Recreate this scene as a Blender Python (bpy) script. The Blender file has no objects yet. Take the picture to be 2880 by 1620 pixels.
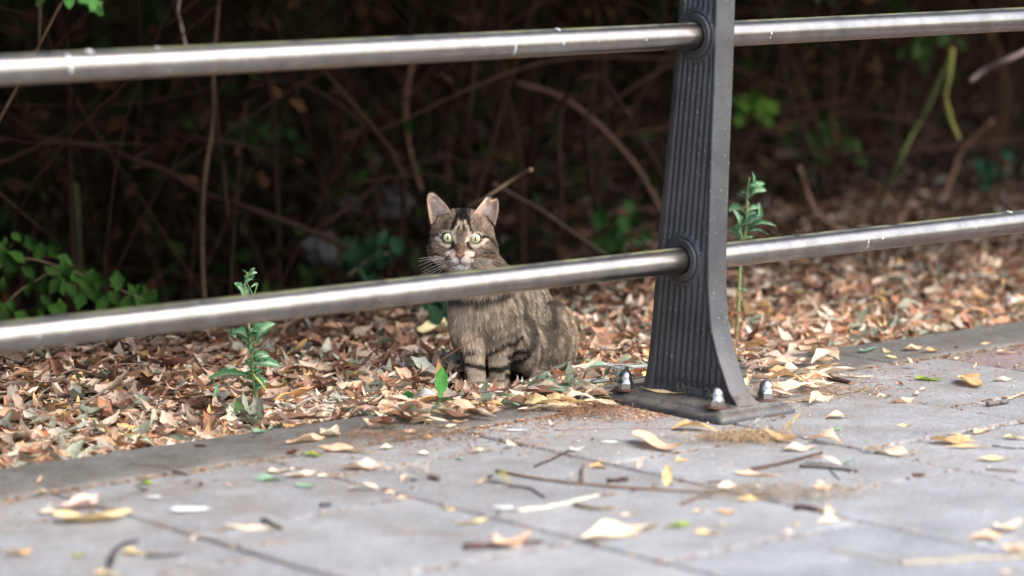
import bpy, math, random
import numpy as np
from mathutils import Vector, Matrix, noise

R = random.Random(7)
NR = np.random.RandomState(11)
scene = bpy.context.scene
col = scene.collection

# ------------------------------------------------------------------ camera
# world axes: x runs along the railing, y away from the walkway into the bushes, z up
CAM = np.array([-3.43026, -3.67151, 0.90])
PITCH = math.radians(8.0228)
YAW = math.radians(-39.72)
FPX = 8527.2
FWD = np.array([math.sin(-YAW), math.cos(-YAW), 0.0])
RGT = np.array([math.cos(-YAW), -math.sin(-YAW), 0.0])
UPV = np.array([0, 0, 1.0])
cd = bpy.data.cameras.new("camera")
cam = bpy.data.objects.new("camera", cd)
col.objects.link(cam)
cam.location = CAM
cam.rotation_euler = (math.pi / 2 - PITCH, 0, YAW)
cd.sensor_width = 36
cd.lens = FPX / 2880 * 36
cd.clip_start = 0.05
cd.clip_end = 400
cd.dof.use_dof = True
cd.dof.focus_distance = 5.2
cd.dof.aperture_fstop = 2.35
scene.camera = cam

# ------------------------------------------------------------------ sky, sun, exposure
SUN_EL, SUN_AZ = 48, (0.25, -0.97)          # direction towards the sun (x, y): from the open street behind the camera
world = bpy.data.worlds.new("World")
scene.world = world
world.use_nodes = True
wn = world.node_tree.nodes
wl = world.node_tree.links
bg = wn["Background"]
sky = wn.new("ShaderNodeTexSky")
sky.sky_type = 'NISHITA'
sky.sun_disc = False
sky.sun_elevation = math.radians(SUN_EL)
sky.sun_rotation = math.atan2(SUN_AZ[0], SUN_AZ[1])
sky.air_density = 1.0
sky.dust_density = 3.5
sky.ozone_density = 1.0
wl.new(sky.outputs[0], bg.inputs[0])
bg.inputs[1].default_value = 0.15
sl = bpy.data.lights.new("sun", 'SUN')
sl.energy = 0.7
sl.angle = math.radians(40)
sl.color = (1.0, 0.95, 0.88)
sun = bpy.data.objects.new("sun", sl)
col.objects.link(sun)
_d = Vector((SUN_AZ[0] * math.cos(math.radians(SUN_EL)), SUN_AZ[1] * math.cos(math.radians(SUN_EL)), math.sin(math.radians(SUN_EL))))
sun.rotation_euler = _d.to_track_quat('Z', 'Y').to_euler()
sun.location = _d * 20
scene.view_settings.view_transform = 'Standard'
scene.view_settings.look = 'None'
scene.view_settings.gamma = 1
scene.view_settings.exposure = 1.83
scene.view_settings.use_curve_mapping = False
scene.render.engine = 'CYCLES'
scene.cycles.use_denoising = True
scene.cycles.max_bounces = 6
scene.cycles.transparent_max_bounces = 8


def ray(px, py):
    x = (px - 1440) / FPX
    y = (810 - py) / FPX
    c, s = math.cos(PITCH), math.sin(PITCH)
    return RGT * x + FWD * (c + y * s) + UPV * (-s + y * c)


def onz(px, py, z=0.0):
    d = ray(px, py)
    return CAM + d * ((z - CAM[2]) / d[2])


def atd(px, py, depth):
    """point seen at that pixel, at a depth (metres) measured horizontally away from the camera"""
    d = ray(px, py)
    return CAM + d * (depth / float(np.dot(d, FWD)))


def D(px, py, depth):                       # the same, from 2576-wide notes
    return atd(px * 1.118, py * 1.118, depth)


# ------------------------------------------------------------------ helpers
def tag(o, label=None, cat=None, group=None, kind=None):
    if label: o['label'] = label
    if cat: o['category'] = cat
    if group: o['group'] = group
    if kind: o['kind'] = kind
    return o


def empty(name, loc=(0, 0, 0), rz=0.0):
    o = bpy.data.objects.new(name, None)
    o.empty_display_size = 0.05
    o.location = loc
    o.rotation_euler = (0, 0, rz)
    col.objects.link(o)
    return o


def mesh_obj(name, V, F, mat, parent=None, C=None, smooth=True, origin=None):
    V = np.asarray(V, dtype=float)
    if origin is not None:
        V = V - np.asarray(origin)
    me = bpy.data.meshes.new(name)
    if isinstance(F, np.ndarray) and F.ndim == 2:
        k = F.shape[1]
        me.vertices.add(len(V)); me.vertices.foreach_set('co', V.astype(np.float32).ravel())
        me.loops.add(F.size); me.loops.foreach_set('vertex_index', F.astype(np.int32).ravel())
        me.polygons.add(len(F)); me.polygons.foreach_set('loop_start', np.arange(0, F.size, k, dtype=np.int32))
        me.polygons.foreach_set('loop_total', np.full(len(F), k, dtype=np.int32))
        me.update(calc_edges=True)
    else:
        me.from_pydata([tuple(v) for v in V], [], [tuple(f) for f in F])
        me.update()
    if C is not None:
        C = np.asarray(C, dtype=np.float32)
        if C.shape[1] == 3:
            C = np.hstack([C, np.ones((len(C), 1), np.float32)])
        a = me.color_attributes.new('Col', 'FLOAT_COLOR', 'POINT')
        a.data.foreach_set('color', C.ravel())
    if smooth and len(me.polygons):
        me.polygons.foreach_set('use_smooth', np.ones(len(me.polygons), dtype=bool))
    if mat: me.materials.append(mat)
    o = bpy.data.objects.new(name, me)
    if origin is not None:
        o.location = origin
    col.objects.link(o)
    if parent is not None: o.parent = parent
    return o


class Acc:
    """collects pieces for ONE mesh"""
    def __init__(s): s.V = []; s.F = []; s.C = []; s.n = 0
    def add(s, V, F, C=None):
        V = np.asarray(V, float); F = np.asarray(F)
        s.V.append(V); s.F.append(F + s.n); s.n += len(V)
        if C is not None:
            C = np.asarray(C, float)
            if C.ndim == 1: C = np.tile(C, (len(V), 1))
            s.C.append(C)
    def build(s, name, mat, parent=None, smooth=True, origin=None):
        return mesh_obj(name, np.vstack(s.V), np.vstack(s.F), mat, parent, np.vstack(s.C) if s.C else None, smooth, origin)


def catmull(P, n=6):
    P = np.asarray(P, float)
    if len(P) < 3: return np.array([P[0] + (P[-1] - P[0]) * t for t in np.linspace(0, 1, n + 1)])
    Q = np.vstack([2 * P[0] - P[1], P, 2 * P[-1] - P[-2]])
    out = []
    for i in range(1, len(Q) - 2):
        for k in range(n):
            t = k / n
            a, b, c, d = Q[i - 1], Q[i], Q[i + 1], Q[i + 2]
            out.append(.5 * (2 * b + (c - a) * t + (2 * a - 5 * b + 4 * c - d) * t * t + (3 * b - a - 3 * c + d) * t ** 3))
    out.append(P[-1])
    return np.array(out)


def tube(P, r0, r1=None, n=6, wob=0.0, rnd=R):
    P = np.asarray(P, float); m = len(P)
    r1 = r0 if r1 is None else r1
    T = np.gradient(P, axis=0); T /= np.linalg.norm(T, axis=1)[:, None] + 1e-9
    ref = np.array([0, 0, 1.0]) if abs(T[0][2]) < .8 else np.array([1.0, 0, 0])
    V = []
    for i in range(m):
        a = np.cross(T[i], ref); a /= np.linalg.norm(a) + 1e-9
        b = np.cross(T[i], a)
        r = (r0 + (r1 - r0) * i / (m - 1)) * (1 + wob * (rnd.random() - .5))
        for k in range(n):
            an = 2 * math.pi * k / n
            V.append(P[i] + r * (a * math.cos(an) + b * math.sin(an)))
    F = []
    for i in range(m - 1):
        for k in range(n):
            F.append((i * n + k, i * n + (k + 1) % n, (i + 1) * n + (k + 1) % n, (i + 1) * n + k))
    V += [P[0], P[-1]]
    c0, c1 = m * n, m * n + 1
    for k in range(n):
        F.append((c0, (k + 1) % n, k, c0)); F.append((c1, (m - 1) * n + k, (m - 1) * n + (k + 1) % n, c1))
    F = [f if f[0] != f[3] else f[:3] for f in F]
    return np.array(V), F


def quads(F):                                # turn mixed faces into triangles
    out = []
    for f in F:
        out.append((f[0], f[1], f[2]))
        if len(f) == 4: out.append((f[0], f[2], f[3]))
    return np.array(out)


def hexc(r, g, b, k=1.0): return np.array([r, g, b], float) * k


# ------------------------------------------------------------------ materials
def newmat(name):
    m = bpy.data.materials.new(name); m.use_nodes = True
    return m, m.node_tree.nodes, m.node_tree.links, m.node_tree.nodes['Principled BSDF']


def nz(N, L, scale, detail=4, rough=.6, coord=None, w=None):
    t = N.new('ShaderNodeTexNoise'); t.inputs['Scale'].default_value = scale
    t.inputs['Detail'].default_value = detail; t.inputs['Roughness'].default_value = rough
    if coord is not None: L.new(coord, t.inputs['Vector'])
    return t


def ramp(N, L, src, stops):
    r = N.new('ShaderNodeValToRGB'); L.new(src, r.inputs[0])
    e = r.color_ramp.elements
    while len(e) < len(stops): e.new(.5)
    for i, (p, c) in enumerate(stops):
        e[i].position = p; e[i].color = (*c, 1) if len(c) == 3 else c
    return r


def mixc(N, L, fac, a, b, mode='MIX'):
    m = N.new('ShaderNodeMix'); m.data_type = 'RGBA'; m.blend_type = mode
    for s, v in ((0, fac), (6, a), (7, b)):
        if hasattr(v, 'links') or isinstance(v, bpy.types.NodeSocket): L.new(v, m.inputs[s])
        elif s == 0: m.inputs[0].default_value = v
        else: m.inputs[s].default_value = (*v, 1)
    return m.outputs[2]


def bump(N, L, h, dist, strength, P):
    b = N.new('ShaderNodeBump'); b.inputs['Distance'].default_value = dist; b.inputs['Strength'].default_value = strength
    L.new(h, b.inputs['Height']); L.new(b.outputs[0], P.inputs['Normal'])
    return b


def objcoord(N):
    return N.new('ShaderNodeTexCoord').outputs['Object']


def worldpos(N):
    return N.new('ShaderNodeNewGeometry').outputs['Position']


def concrete(name, base, tint, dirt=0.5):
    m, N, L, P = newmat(name)
    wp = worldpos(N)
    a = nz(N, L, 7, 6, .65, wp); b = nz(N, L, 170, 4, .8, wp); c = nz(N, L, 38, 5, .7, wp)
    c1 = ramp(N, L, a.outputs[0], [(.3, [x * .66 for x in base]), (.7, [x * 1.14 for x in base])]).outputs[0]
    g = ramp(N, L, b.outputs[0], [(.36, (.42, .40, .39)), (.5, (1, 1, 1)), (.66, (1.4, 1.4, 1.38))]).outputs[0]
    c2 = mixc(N, L, .75, c1, g, 'MULTIPLY')
    d = ramp(N, L, c.outputs[0], [(.48, (0, 0, 0)), (.68, (1, 1, 1))]).outputs[0]
    dm = N.new('ShaderNodeMath'); dm.operation = 'MULTIPLY'; dm.inputs[1].default_value = dirt; L.new(d, dm.inputs[0])
    sy = N.new('ShaderNodeSeparateXYZ'); L.new(wp, sy.inputs[0])
    ky = N.new('ShaderNodeMapRange'); ky.inputs[1].default_value = -1.1; ky.inputs[2].default_value = .05; ky.inputs[3].default_value = .35; ky.inputs[4].default_value = 1.9; L.new(sy.outputs[1], ky.inputs[0])
    e_ = nz(N, L, 11, 8, .8, wp); er_ = ramp(N, L, e_.outputs[0], [(.40, (0, 0, 0)), (.62, (1, 1, 1))]).outputs[0]
    ad = N.new('ShaderNodeMath'); ad.operation = 'MAXIMUM'; L.new(d, ad.inputs[0]); L.new(er_, ad.inputs[1])
    L.new(ad.outputs[0], dm.inputs[0])
    dk = N.new('ShaderNodeMath'); dk.operation = 'MULTIPLY'; dk.use_clamp = True; L.new(dm.outputs[0], dk.inputs[0]); L.new(ky.outputs[0], dk.inputs[1])
    dm = dk
    c3 = mixc(N, L, dm.outputs[0], c2, tint)
    oi = N.new('ShaderNodeObjectInfo')
    v = ramp(N, L, oi.outputs['Random'], [(0, (.88, .88, .89)), (1, (1.08, 1.07, 1.06))]).outputs[0]
    c4 = mixc(N, L, 1.0, c3, v, 'MULTIPLY')
    L.new(c4, P.inputs['Base Color']); P.inputs['Roughness'].default_value = .85
    mx = N.new('ShaderNodeMath'); mx.operation = 'ADD'; L.new(b.outputs[0], mx.inputs[0]); L.new(c.outputs[0], mx.inputs[1])
    bump(N, L, mx.outputs[0], .0015, .8, P)
    return m


M_paver = concrete('grey_paver', (.275, .292, .305), (.17, .14, .115), .45)
M_paver_red = concrete('reddish_paver', (.225, .175, .18), (.17, .13, .11), .4)
M_kerb = concrete('kerb_concrete', (.20, .195, .18), (.10, .085, .068), .45)
M_path = concrete('path_bed', (.12, .10, .085), (.08, .06, .045), .6)
M_road = concrete('asphalt', (.055, .055, .058), (.04, .04, .04), .3)


def soil_mat():
    m, N, L, P = newmat('dark_soil')
    wp = worldpos(N)
    a = nz(N, L, 9, 8, .75, wp)
    c = ramp(N, L, a.outputs[0], [(.3, (.006, .004, .003)), (.55, (.016, .010, .007)), (.75, (.035, .022, .015))]).outputs[0]
    L.new(c, P.inputs['Base Color']); P.inputs['Roughness'].default_value = .95; P.inputs['Specular IOR Level'].default_value = .1
    bump(N, L, a.outputs[0], .02, .9, P)
    return m


M_soil = soil_mat()


def leaf_mat(name, trans=.35, spots=.5, rough=.6, scale=130, spec=.35):
    m, N, L, P = newmat(name)
    at = N.new('ShaderNodeAttribute'); at.attribute_name = 'Col'
    wp = worldpos(N)
    a = nz(N, L, scale, 4, .7, wp)
    g = ramp(N, L, a.outputs[0], [(.25, (1 - spots, 1 - spots * 1.15, 1 - spots * 1.2)), (.5, (1, 1, 1)), (.8, (1.12, 1.1, 1.05))]).outputs[0]
    c = mixc(N, L, 1.0, at.outputs['Color'], g, 'MULTIPLY')
    L.new(c, P.inputs['Base Color']); P.inputs['Roughness'].default_value = rough
    P.inputs['Specular IOR Level'].default_value = spec
    tr = N.new('ShaderNodeBsdfTranslucent'); L.new(c, tr.inputs[0])
    mx = N.new('ShaderNodeMixShader'); mx.inputs[0].default_value = trans
    out = N['Material Output'] if 'Material Output' in N else N.new('ShaderNodeOutputMaterial')
    L.new(P.outputs[0], mx.inputs[1]); L.new(tr.outputs[0], mx.inputs[2]); L.new(mx.outputs[0], out.inputs[0])
    bump(N, L, a.outputs[0], .001, .5, P)
    return m


M_dry = leaf_mat('dry_leaf', .22, .4, .62)
M_green = leaf_mat('green_leaf', .3, .25, .42)
M_dark = leaf_mat('shade_leaf', .15, .4, .8, 30, .08)


def attr_mat(name, rough=.8, scale=200, spots=.5, bmp=.001, spec=.3):
    m, N, L, P = newmat(name)
    at = N.new('ShaderNodeAttribute'); at.attribute_name = 'Col'
    a = nz(N, L, scale, 5, .7, worldpos(N))
    g = ramp(N, L, a.outputs[0], [(.3, (1 - spots,) * 3), (.6, (1, 1, 1)), (.8, (1.2, 1.2, 1.2))]).outputs[0]
    c = mixc(N, L, 1.0, at.outputs['Color'], g, 'MULTIPLY')
    L.new(c, P.inputs['Base Color']); P.inputs['Roughness'].default_value = rough
    P.inputs['Specular IOR Level'].default_value = spec
    bump(N, L, a.outputs[0], bmp, .7, P)
    return m


M_twig = attr_mat('bark', .85, 180, .5)
M_thick = attr_mat('dark_bark', .95, 180, .5, .001, .04)
M_crumb = attr_mat('crumbs', .8, 400, .3)


def steel_mat():
    m, N, L, P = newmat('brushed_steel')
    oc = objcoord(N)
    mp = N.new('ShaderNodeMapping'); mp.inputs['Scale'].default_value = (3, 260, 260); L.new(oc, mp.inputs[0])
    a = nz(N, L, 1.0, 3, .6, mp.outputs[0])
    geo = N.new('ShaderNodeNewGeometry')
    sp = N.new('ShaderNodeSeparateXYZ'); L.new(geo.outputs['Normal'], sp.inputs[0])
    up = N.new('ShaderNodeMapRange'); up.inputs[1].default_value = .86; up.inputs[2].default_value = .97; L.new(sp.outputs[2], up.inputs[0])
    b = nz(N, L, 16, 5, .7, oc)
    am = ramp(N, L, b.outputs[0], [(.35, (0, 0, 0)), (.6, (1, 1, 1))]).outputs[0]
    alg = N.new('ShaderNodeMath'); alg.operation = 'MULTIPLY'; L.new(up.outputs[0], alg.inputs[0]); L.new(am, alg.inputs[1])
    # small pale splashes and scratches
    s = nz(N, L, 75, 2, .5, oc)
    sm = ramp(N, L, s.outputs[0], [(.735, (0, 0, 0)), (.76, (1, 1, 1))]).outputs[0]
    d = nz(N, L, 25, 6, .7, oc)
    basec = ramp(N, L, d.outputs[0], [(.3, (.22, .205, .19)), (.7, (.36, .34, .315))]).outputs[0]
    c1 = mixc(N, L, alg.outputs[0], basec, (.16, .17, .06))
    c2 = mixc(N, L, sm, c1, (.6, .66, .66))
    L.new(c2, P.inputs['Base Color'])
    mt = N.new('ShaderNodeMath'); mt.operation = 'MAXIMUM'; L.new(alg.outputs[0], mt.inputs[0]); L.new(sm, mt.inputs[1])
    inv = N.new('ShaderNodeMath'); inv.operation = 'SUBTRACT'; inv.inputs[0].default_value = 1; L.new(mt.outputs[0], inv.inputs[1])
    L.new(inv.outputs[0], P.inputs['Metallic'])
    rr = N.new('ShaderNodeMapRange'); rr.inputs[3].default_value = .22; rr.inputs[4].default_value = .36; L.new(a.outputs[0], rr.inputs[0])
    L.new(rr.outputs[0], P.inputs['Roughness'])
    bump(N, L, a.outputs[0], .0001, .2, P)
    return m


M_steel = steel_mat()


def iron_mat():
    m, N, L, P = newmat('painted_cast_iron')
    oc = objcoord(N)
    a = nz(N, L, 10, 6, .7, oc); s = nz(N, L, 230, 2, .5, oc); f = nz(N, L, 600, 3, .6, oc)
    base = ramp(N, L, a.outputs[0], [(.3, (.022, .022, .024)), (.7, (.064, .064, .067))]).outputs[0]
    # dust and dried mud gather low down and on ledges
    geo = N.new('ShaderNodeNewGeometry')
    spn = N.new('ShaderNodeSeparateXYZ'); L.new(geo.outputs['Normal'], spn.inputs[0])
    spp = N.new('ShaderNodeSeparateXYZ'); L.new(oc, spp.inputs[0])
    low = N.new('ShaderNodeMapRange'); low.inputs[1].default_value = .12; low.inputs[2].default_value = .02; L.new(spp.outputs[2], low.inputs[0])
    ledge = N.new('ShaderNodeMapRange'); ledge.inputs[1].default_value = .15; ledge.inputs[2].default_value = .8; L.new(spn.outputs[2], ledge.inputs[0])
    mm = N.new('ShaderNodeMath'); mm.operation = 'MULTIPLY'; L.new(low.outputs[0], mm.inputs[0]); L.new(ledge.outputs[0], mm.inputs[1])
    dn = ramp(N, L, nz(N, L, 28, 6, .75, oc).outputs[0], [(.38, (0, 0, 0)), (.62, (1, 1, 1))]).outputs[0]
    m2 = N.new('ShaderNodeMath'); m2.operation = 'MULTIPLY'; L.new(mm.outputs[0], m2.inputs[0]); L.new(dn, m2.inputs[1])
    c1 = mixc(N, L, m2.outputs[0], base, (.13, .115, .097))
    sp = ramp(N, L, s.outputs[0], [(.69, (0, 0, 0)), (.73, (1, 1, 1))]).outputs[0]
    c2 = mixc(N, L, sp, c1, (.30, .30, .29))
    L.new(c2, P.inputs['Base Color'])
    P.inputs['Roughness'].default_value = .46
    P.inputs['Specular IOR Level'].default_value = .55
    bump(N, L, f.outputs[0], .0006, .5, P)
    return m


M_iron = iron_mat()


def simple(name, c, rough=.5, metal=0.0, bscale=0, spec=.5, coat=0):
    m, N, L, P = newmat(name)
    P.inputs['Roughness'].default_value = rough; P.inputs['Metallic'].default_value = metal
    P.inputs['Specular IOR Level'].default_value = spec
    P.inputs['Coat Weight'].default_value = coat
    a = nz(N, L, bscale or 60, 4, .6, objcoord(N))
    r = ramp(N, L, a.outputs[0], [(.3, [x * .8 for x in c]), (.7, [min(1, x * 1.15) for x in c])]).outputs[0]
    L.new(r, P.inputs['Base Color'])
    return m


M_nut = simple('polished_nut_steel', (.40, .39, .38), .30, 1.0)
M_letter_lit = simple('highlighted_letter_iron', (.085, .083, .08), .5, 0, 300)  # lighter iron for the raised letters, a highlight put into their colour
M_rust = simple('rusty_washer', (.10, .045, .03), .7, .2, 300)
M_white = simple('bird_dropping_white', (.62, .64, .66), .8, 0, 200)
M_rock = simple('pale_rubble', (.035, .032, .034), .9, 0, 12)

# ------------------------------------------------------------------ paving, kerb, road, soil
YK0, YK1 = 0.045, 0.235


def slab(x0, x1, y0, y1, z0, z1, bev=.004, jit=0.0):
    """a stone with worn, bevelled top edges"""
    j = lambda: (R.random() - .5) * jit
    dz = [j() * .6 for _ in range(4)]
    c = [(x0, y0), (x1, y0), (x1, y1), (x0, y1)]
    V = [(a, b, z0) for a, b in c] + [(a, b, z1 - bev * .8 + dz[i]) for i, (a, b) in enumerate(c)]
    sx = [1, -1, -1, 1]; sy = [1, 1, -1, -1]
    V += [(a + sx[i] * bev * .45, b + sy[i] * bev * .45, z1 - bev * .25 + dz[i]) for i, (a, b) in enumerate(c)]
    V += [(a + sx[i] * bev * 1.3, b + sy[i] * bev * 1.3, z1 + dz[i]) for i, (a, b) in enumerate(c)]
    F = []
    for l in range(3):
        for i in range(4):
            k = (i + 1) % 4
            F.append((l * 4 + i, l * 4 + k, (l + 1) * 4 + k, (l + 1) * 4 + i))
    F.append((12, 13, 14, 15))
    return V, F


def sheet(name, x0, x1, y0, y1, z, mat, kind='structure', label=None, cat=None):
    o = mesh_obj(name, [(x0, y0, z), (x1, y0, z), (x1, y1, z), (x0, y1, z)], [(0, 1, 2, 3)], mat, smooth=False)
    return tag(o, label, cat, kind=kind)


pave = sheet('pavement', -60, 60, -4.6, YK0 - .002, -.012, M_path)
tag(pave, 'grey slab pavement scattered with fallen leaves in front of the railing', 'pavement')
PX, PY = .375, .362
ncol = 0
for i in range(-9, 14):
    x0 = -.076 + i * PX
    y = YK0 if (i % 2) else YK0 - .163 + PY
    off = YK0 if i % 2 else None
    ys = []
    if i % 2 == 0:
        ys.append((YK0 - .163, YK0)); t = YK0 - .163
    else:
        t = YK0
    while t > -3.0:
        ys.append((t - PY, t)); t -= PY
    for (a, b) in ys:
        cx, cy = x0 + PX / 2, (a + b) / 2
        dpt = (cx - CAM[0]) * FWD[0] + (cy - CAM[1]) * FWD[1]
        lat = abs((cx - CAM[0]) * RGT[0] + (cy - CAM[1]) * RGT[1])
        if dpt < 2.4 or lat > dpt * .17 + 1.0: continue
        red = (x0 > .62 and b > -.2)
        V, F = slab(x0 + .002 + R.random() * .002, x0 + PX - .002 - R.random() * .002, a + .002 + R.random() * .002, b - .002 - R.random() * .002, -.011, R.uniform(-.002, .001), .005, .003)
        o = mesh_obj('paver', V, F, M_paver_red if red else M_paver, pave, smooth=False)
        if red: o['label'] = 'reddish paver by the kerb'
# wide remaining pavement beyond the built slabs, road and far verge
o = sheet('road', -60, 60, -14, -4.75, -.10, M_road); tag(o, 'grey asphalt road behind the viewer', 'road')
o = sheet('far_pavement', -60, 60, -200, -14, -.06, M_road); tag(o, 'open ground across the road', 'ground')
V, F = slab(-60, 60, -4.75, -4.6, -.2, -.004, .01)
tag(mesh_obj('street_kerb', V, F, M_kerb, smooth=False), 'far straight kerb between pavement and road', 'kerb', kind='structure')

kerb = tag(empty('kerb', (0, (YK0 + YK1) / 2, -.1)), 'grey concrete edging kerb between the pavement and the leaf litter', 'kerb', kind='structure')
xs = [-60, -6]
k = -4.45
while k < 6: xs.append(k); k += 1.0
xs = sorted(xs + [7, 60])
for a, b in zip(xs[:-1], xs[1:]):
    V, F = slab(a + .002, b - .002, YK0 + .002, YK1, -.2, .003, .008, .002)
    V = [(x, y - (YK0 + YK1) / 2, z + .1) for x, y, z in V]
    mesh_obj('kerb_stone', V, F, M_kerb, kerb, smooth=False)


def gz(x, y):
    x = np.asarray(x, float); y = np.asarray(y, float)
    z = -.035 + .012 * np.sin(x * 3.1 + 1) * np.sin(y * 4.3)
    edge = 1.36 + .06 * np.sin(x * 3.7 + .5)
    drop = np.clip(y - edge, 0, 1.4)
    left = 1 / (1 + np.exp((x - .95) * 5.0))
    z = z - 1.1 * drop * left
    z = z + .07 * np.clip(y - 1.7, 0, 3) * (1 - left)
    return z


gx = np.concatenate([[-60, -20, -8], np.arange(-5, 9, .08), [12, 25, 60]])
gy = np.concatenate([np.array([YK1 - .01]), np.arange(YK1 + .06, 5.0, .08), [6, 9, 14, 40, 200]])
GX, GY = np.meshgrid(gx, gy)
GZ = gz(GX, GY) + .012 * NR.rand(*GX.shape)
back = np.clip(GY - 4.2, 0, 3.2)
GZ = GZ + back * 1.1
nxg, nyg = len(gx), len(gy)
idx = np.arange(nxg * nyg).reshape(nyg, nxg)
Fg = np.stack([idx[:-1, :-1].ravel(), idx[:-1, 1:].ravel(), idx[1:, 1:].ravel(), idx[1:, :-1].ravel()], 1)
o = mesh_obj('soil_ground', np.stack([GX.ravel(), GY.ravel(), GZ.ravel()], 1), Fg, M_soil)
tag(o, 'dark soil under the leaf litter and bushes behind the kerb', 'ground', kind='structure')

# ------------------------------------------------------------------ railing
rail_root = tag(empty('railing', (-.02, -.035, 0)), 'grey cast iron post on a bolted foot carrying two steel tube rails', 'railing')
RO = np.array([-.02, -.035, 0])


def rchild(o, parent=None):
    o.parent = parent if parent is not None else rail_root
    return o


def tube_x(x0, x1, y, z, r, n=48):
    V, F = tube([(q, y, z) for q in (x0, x0 + .001, x0 + .003, x0 + .3, (x0 + x1) / 2, x1 - .3, x1 - .003, x1 - .001, x1)], r, r, n)
    return V - RO, quads(F)


ZL, YL, ZU, YU = .247, -.032, .6185, -.061
for (y, z) in ((YL, ZL), (YU, ZU)):
    for (a, b) in ((-2.4, -.020), (-.0195, 2.6)):
        V, F = tube_x(a, b, y, z, .0213)
        o = mesh_obj('rail', V, F, M_steel, rail_root)

# post: outline measured in (y, z)
bz = np.array([.0, .012, .023, .062, .113, .207, .289, .346, .476, .584, .66, .80, 1.0])
by = np.array([.078, .072, .0655, .055, .048, .038, .031, .023, .007, -.007, -.015, -.022, -.03])
fz = np.array([0, .016, .023, .035, .044, .062, .097, .143, .204, .271, .342, .455, .539, .678, .8, 1.0])
fy = np.array([-.180, -.176, -.169, -.153, -.145, -.136, -.118, -.102, -.0955, -.0945, -.097, -.101, -.105, -.109, -.111, -.114])
XF, XB = -.041, .001          # the two faces of the post


def sstep(a, b, x):
    t = np.clip((x - a) / (b - a), 0, 1); return t * t * (3 - 2 * t)


zz = np.concatenate([np.linspace(.012, .12, 110), np.linspace(.121, 1.0, 420)])
nu = 150
uu = np.linspace(0, 1, nu)
ZZ, UU = np.meshgrid(zz, uu, indexing='ij')
YB = np.interp(ZZ, bz, by); YF = np.interp(ZZ, fz, fy)
def sm_(A):
    a = A[:, 0]; W2 = np.exp(-((zz[:, None] - zz[None, :]) / (.003 + .05 * np.clip(zz[:, None] - .03, 0, .35))) ** 2) * np.gradient(zz)[None, :]
    return (W2 @ a) / W2.sum(1)
YB = np.tile(sm_(YB)[:, None], (1, nu)); YF = np.tile(sm_(YF)[:, None], (1, nu))
YY = YB + (YF - YB) * UU
# ribs, parallel to a straight taper
pit = np.interp(ZZ, [0, .7, 1.0], [.0146, .0120, .0115])
yb_line = np.interp(ZZ, [0, .3, .66, 1.0], [.060, .027, -.015, -.03])
w_ = (yb_line - YY)
ph = (w_ - .026) / pit
prof = .0016 * np.cos(2 * np.pi * ph) - .0026
inner = sstep(.015, .024, YB - YY) * sstep(.004, .010, YY - YF)
dome = np.clip((w_) / .012, 0, 1)
H_ = inner * prof
H_ -= .006 * (1 - np.sqrt(np.clip(1 - (1 - np.clip((YB - YY) / .010, 0, 1)) ** 2, 0, 1)))
H_ -= .002 * (1 - np.sqrt(np.clip(1 - (1 - np.clip((YY - YF) / .003, 0, 1)) ** 2, 0, 1)))
# smooth plate for the lettering
low = 1 - sstep(.036, .046, ZZ)
H_ = H_ * (1 - low) + low * np.minimum(H_, -.0030 * inner)
# bosses round the rails
for (yc, zc) in ((YL, ZL), (YU, ZU)):
    rr = np.hypot((YY - yc) * 1.0, ZZ - zc)
    m_ = 1 - sstep(.038, .052, rr)
    ringh = .0022 * np.exp(-((rr - .0405) / .0040) ** 2) + .0008
    H_ = H_ * (1 - m_) + m_ * np.where(rr < .033, -.002, ringh)
# fillet into the foot
H_ += .010 * np.exp(-(ZZ - .014) / .007)


def grid_faces(n, m, off=0, flip=False):
    i = np.arange(n * m).reshape(n, m) + off
    f = np.stack([i[:-1, :-1].ravel(), i[:-1, 1:].ravel(), i[1:, 1:].ravel(), i[1:, :-1].ravel()], 1)
    return f[:, ::-1] if flip else f


pa = Acc()
nz_ = len(zz)
pa.add(np.stack([(XF - H_).ravel(), YY.ravel(), ZZ.ravel()], 1) - RO, grid_faces(nz_, nu, flip=False))
pa.add(np.stack([(XB + H_).ravel(), YY.ravel(), ZZ.ravel()], 1) - RO, grid_faces(nz_, nu, flip=True))
# front and back strips
for col_i, flip in ((-1, False), (0, True)):
    tt = np.linspace(0, 1, 9)
    xa = XF - H_[:, col_i]; xb = XB + H_[:, col_i]
    X = xa[:, None] + (xb - xa)[:, None] * tt[None, :]
    bul = (.0012 if col_i == -1 else -.004) * (1 - (2 * tt - 1) ** 2)
    Y = YY[:, col_i][:, None] - bul[None, :]
    Z = np.repeat(zz[:, None], 9, 1)
    pa.add(np.stack([X.ravel(), Y.ravel(), Z.ravel()], 1) - RO, grid_faces(nz_, 9, flip=flip))
# top cap
pa.add(np.array([(XF, by[-1], 1), (XB, by[-1], 1), (XB, fy[-1], 1), (XF, fy[-1], 1)]) - RO, np.array([(0, 3, 2, 1)]))
shaft = pa.build('post_shaft', M_iron, rail_root)


def lathe_x(profile, yc, zc, x0, n=48, flip=1):
    V = []; F = []
    for (dx, r) in profile:
        for k in range(n):
            a = 2 * math.pi * k / n
            V.append((x0 + flip * dx, yc + r * math.cos(a), zc + r * math.sin(a)))
    for i in range(len(profile) - 1):
        for k in range(n):
            F.append((i * n + k, i * n + (k + 1) % n, (i + 1) * n + (k + 1) % n, (i + 1) * n + k))
    return np.array(V) - RO, np.array(F)


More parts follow.
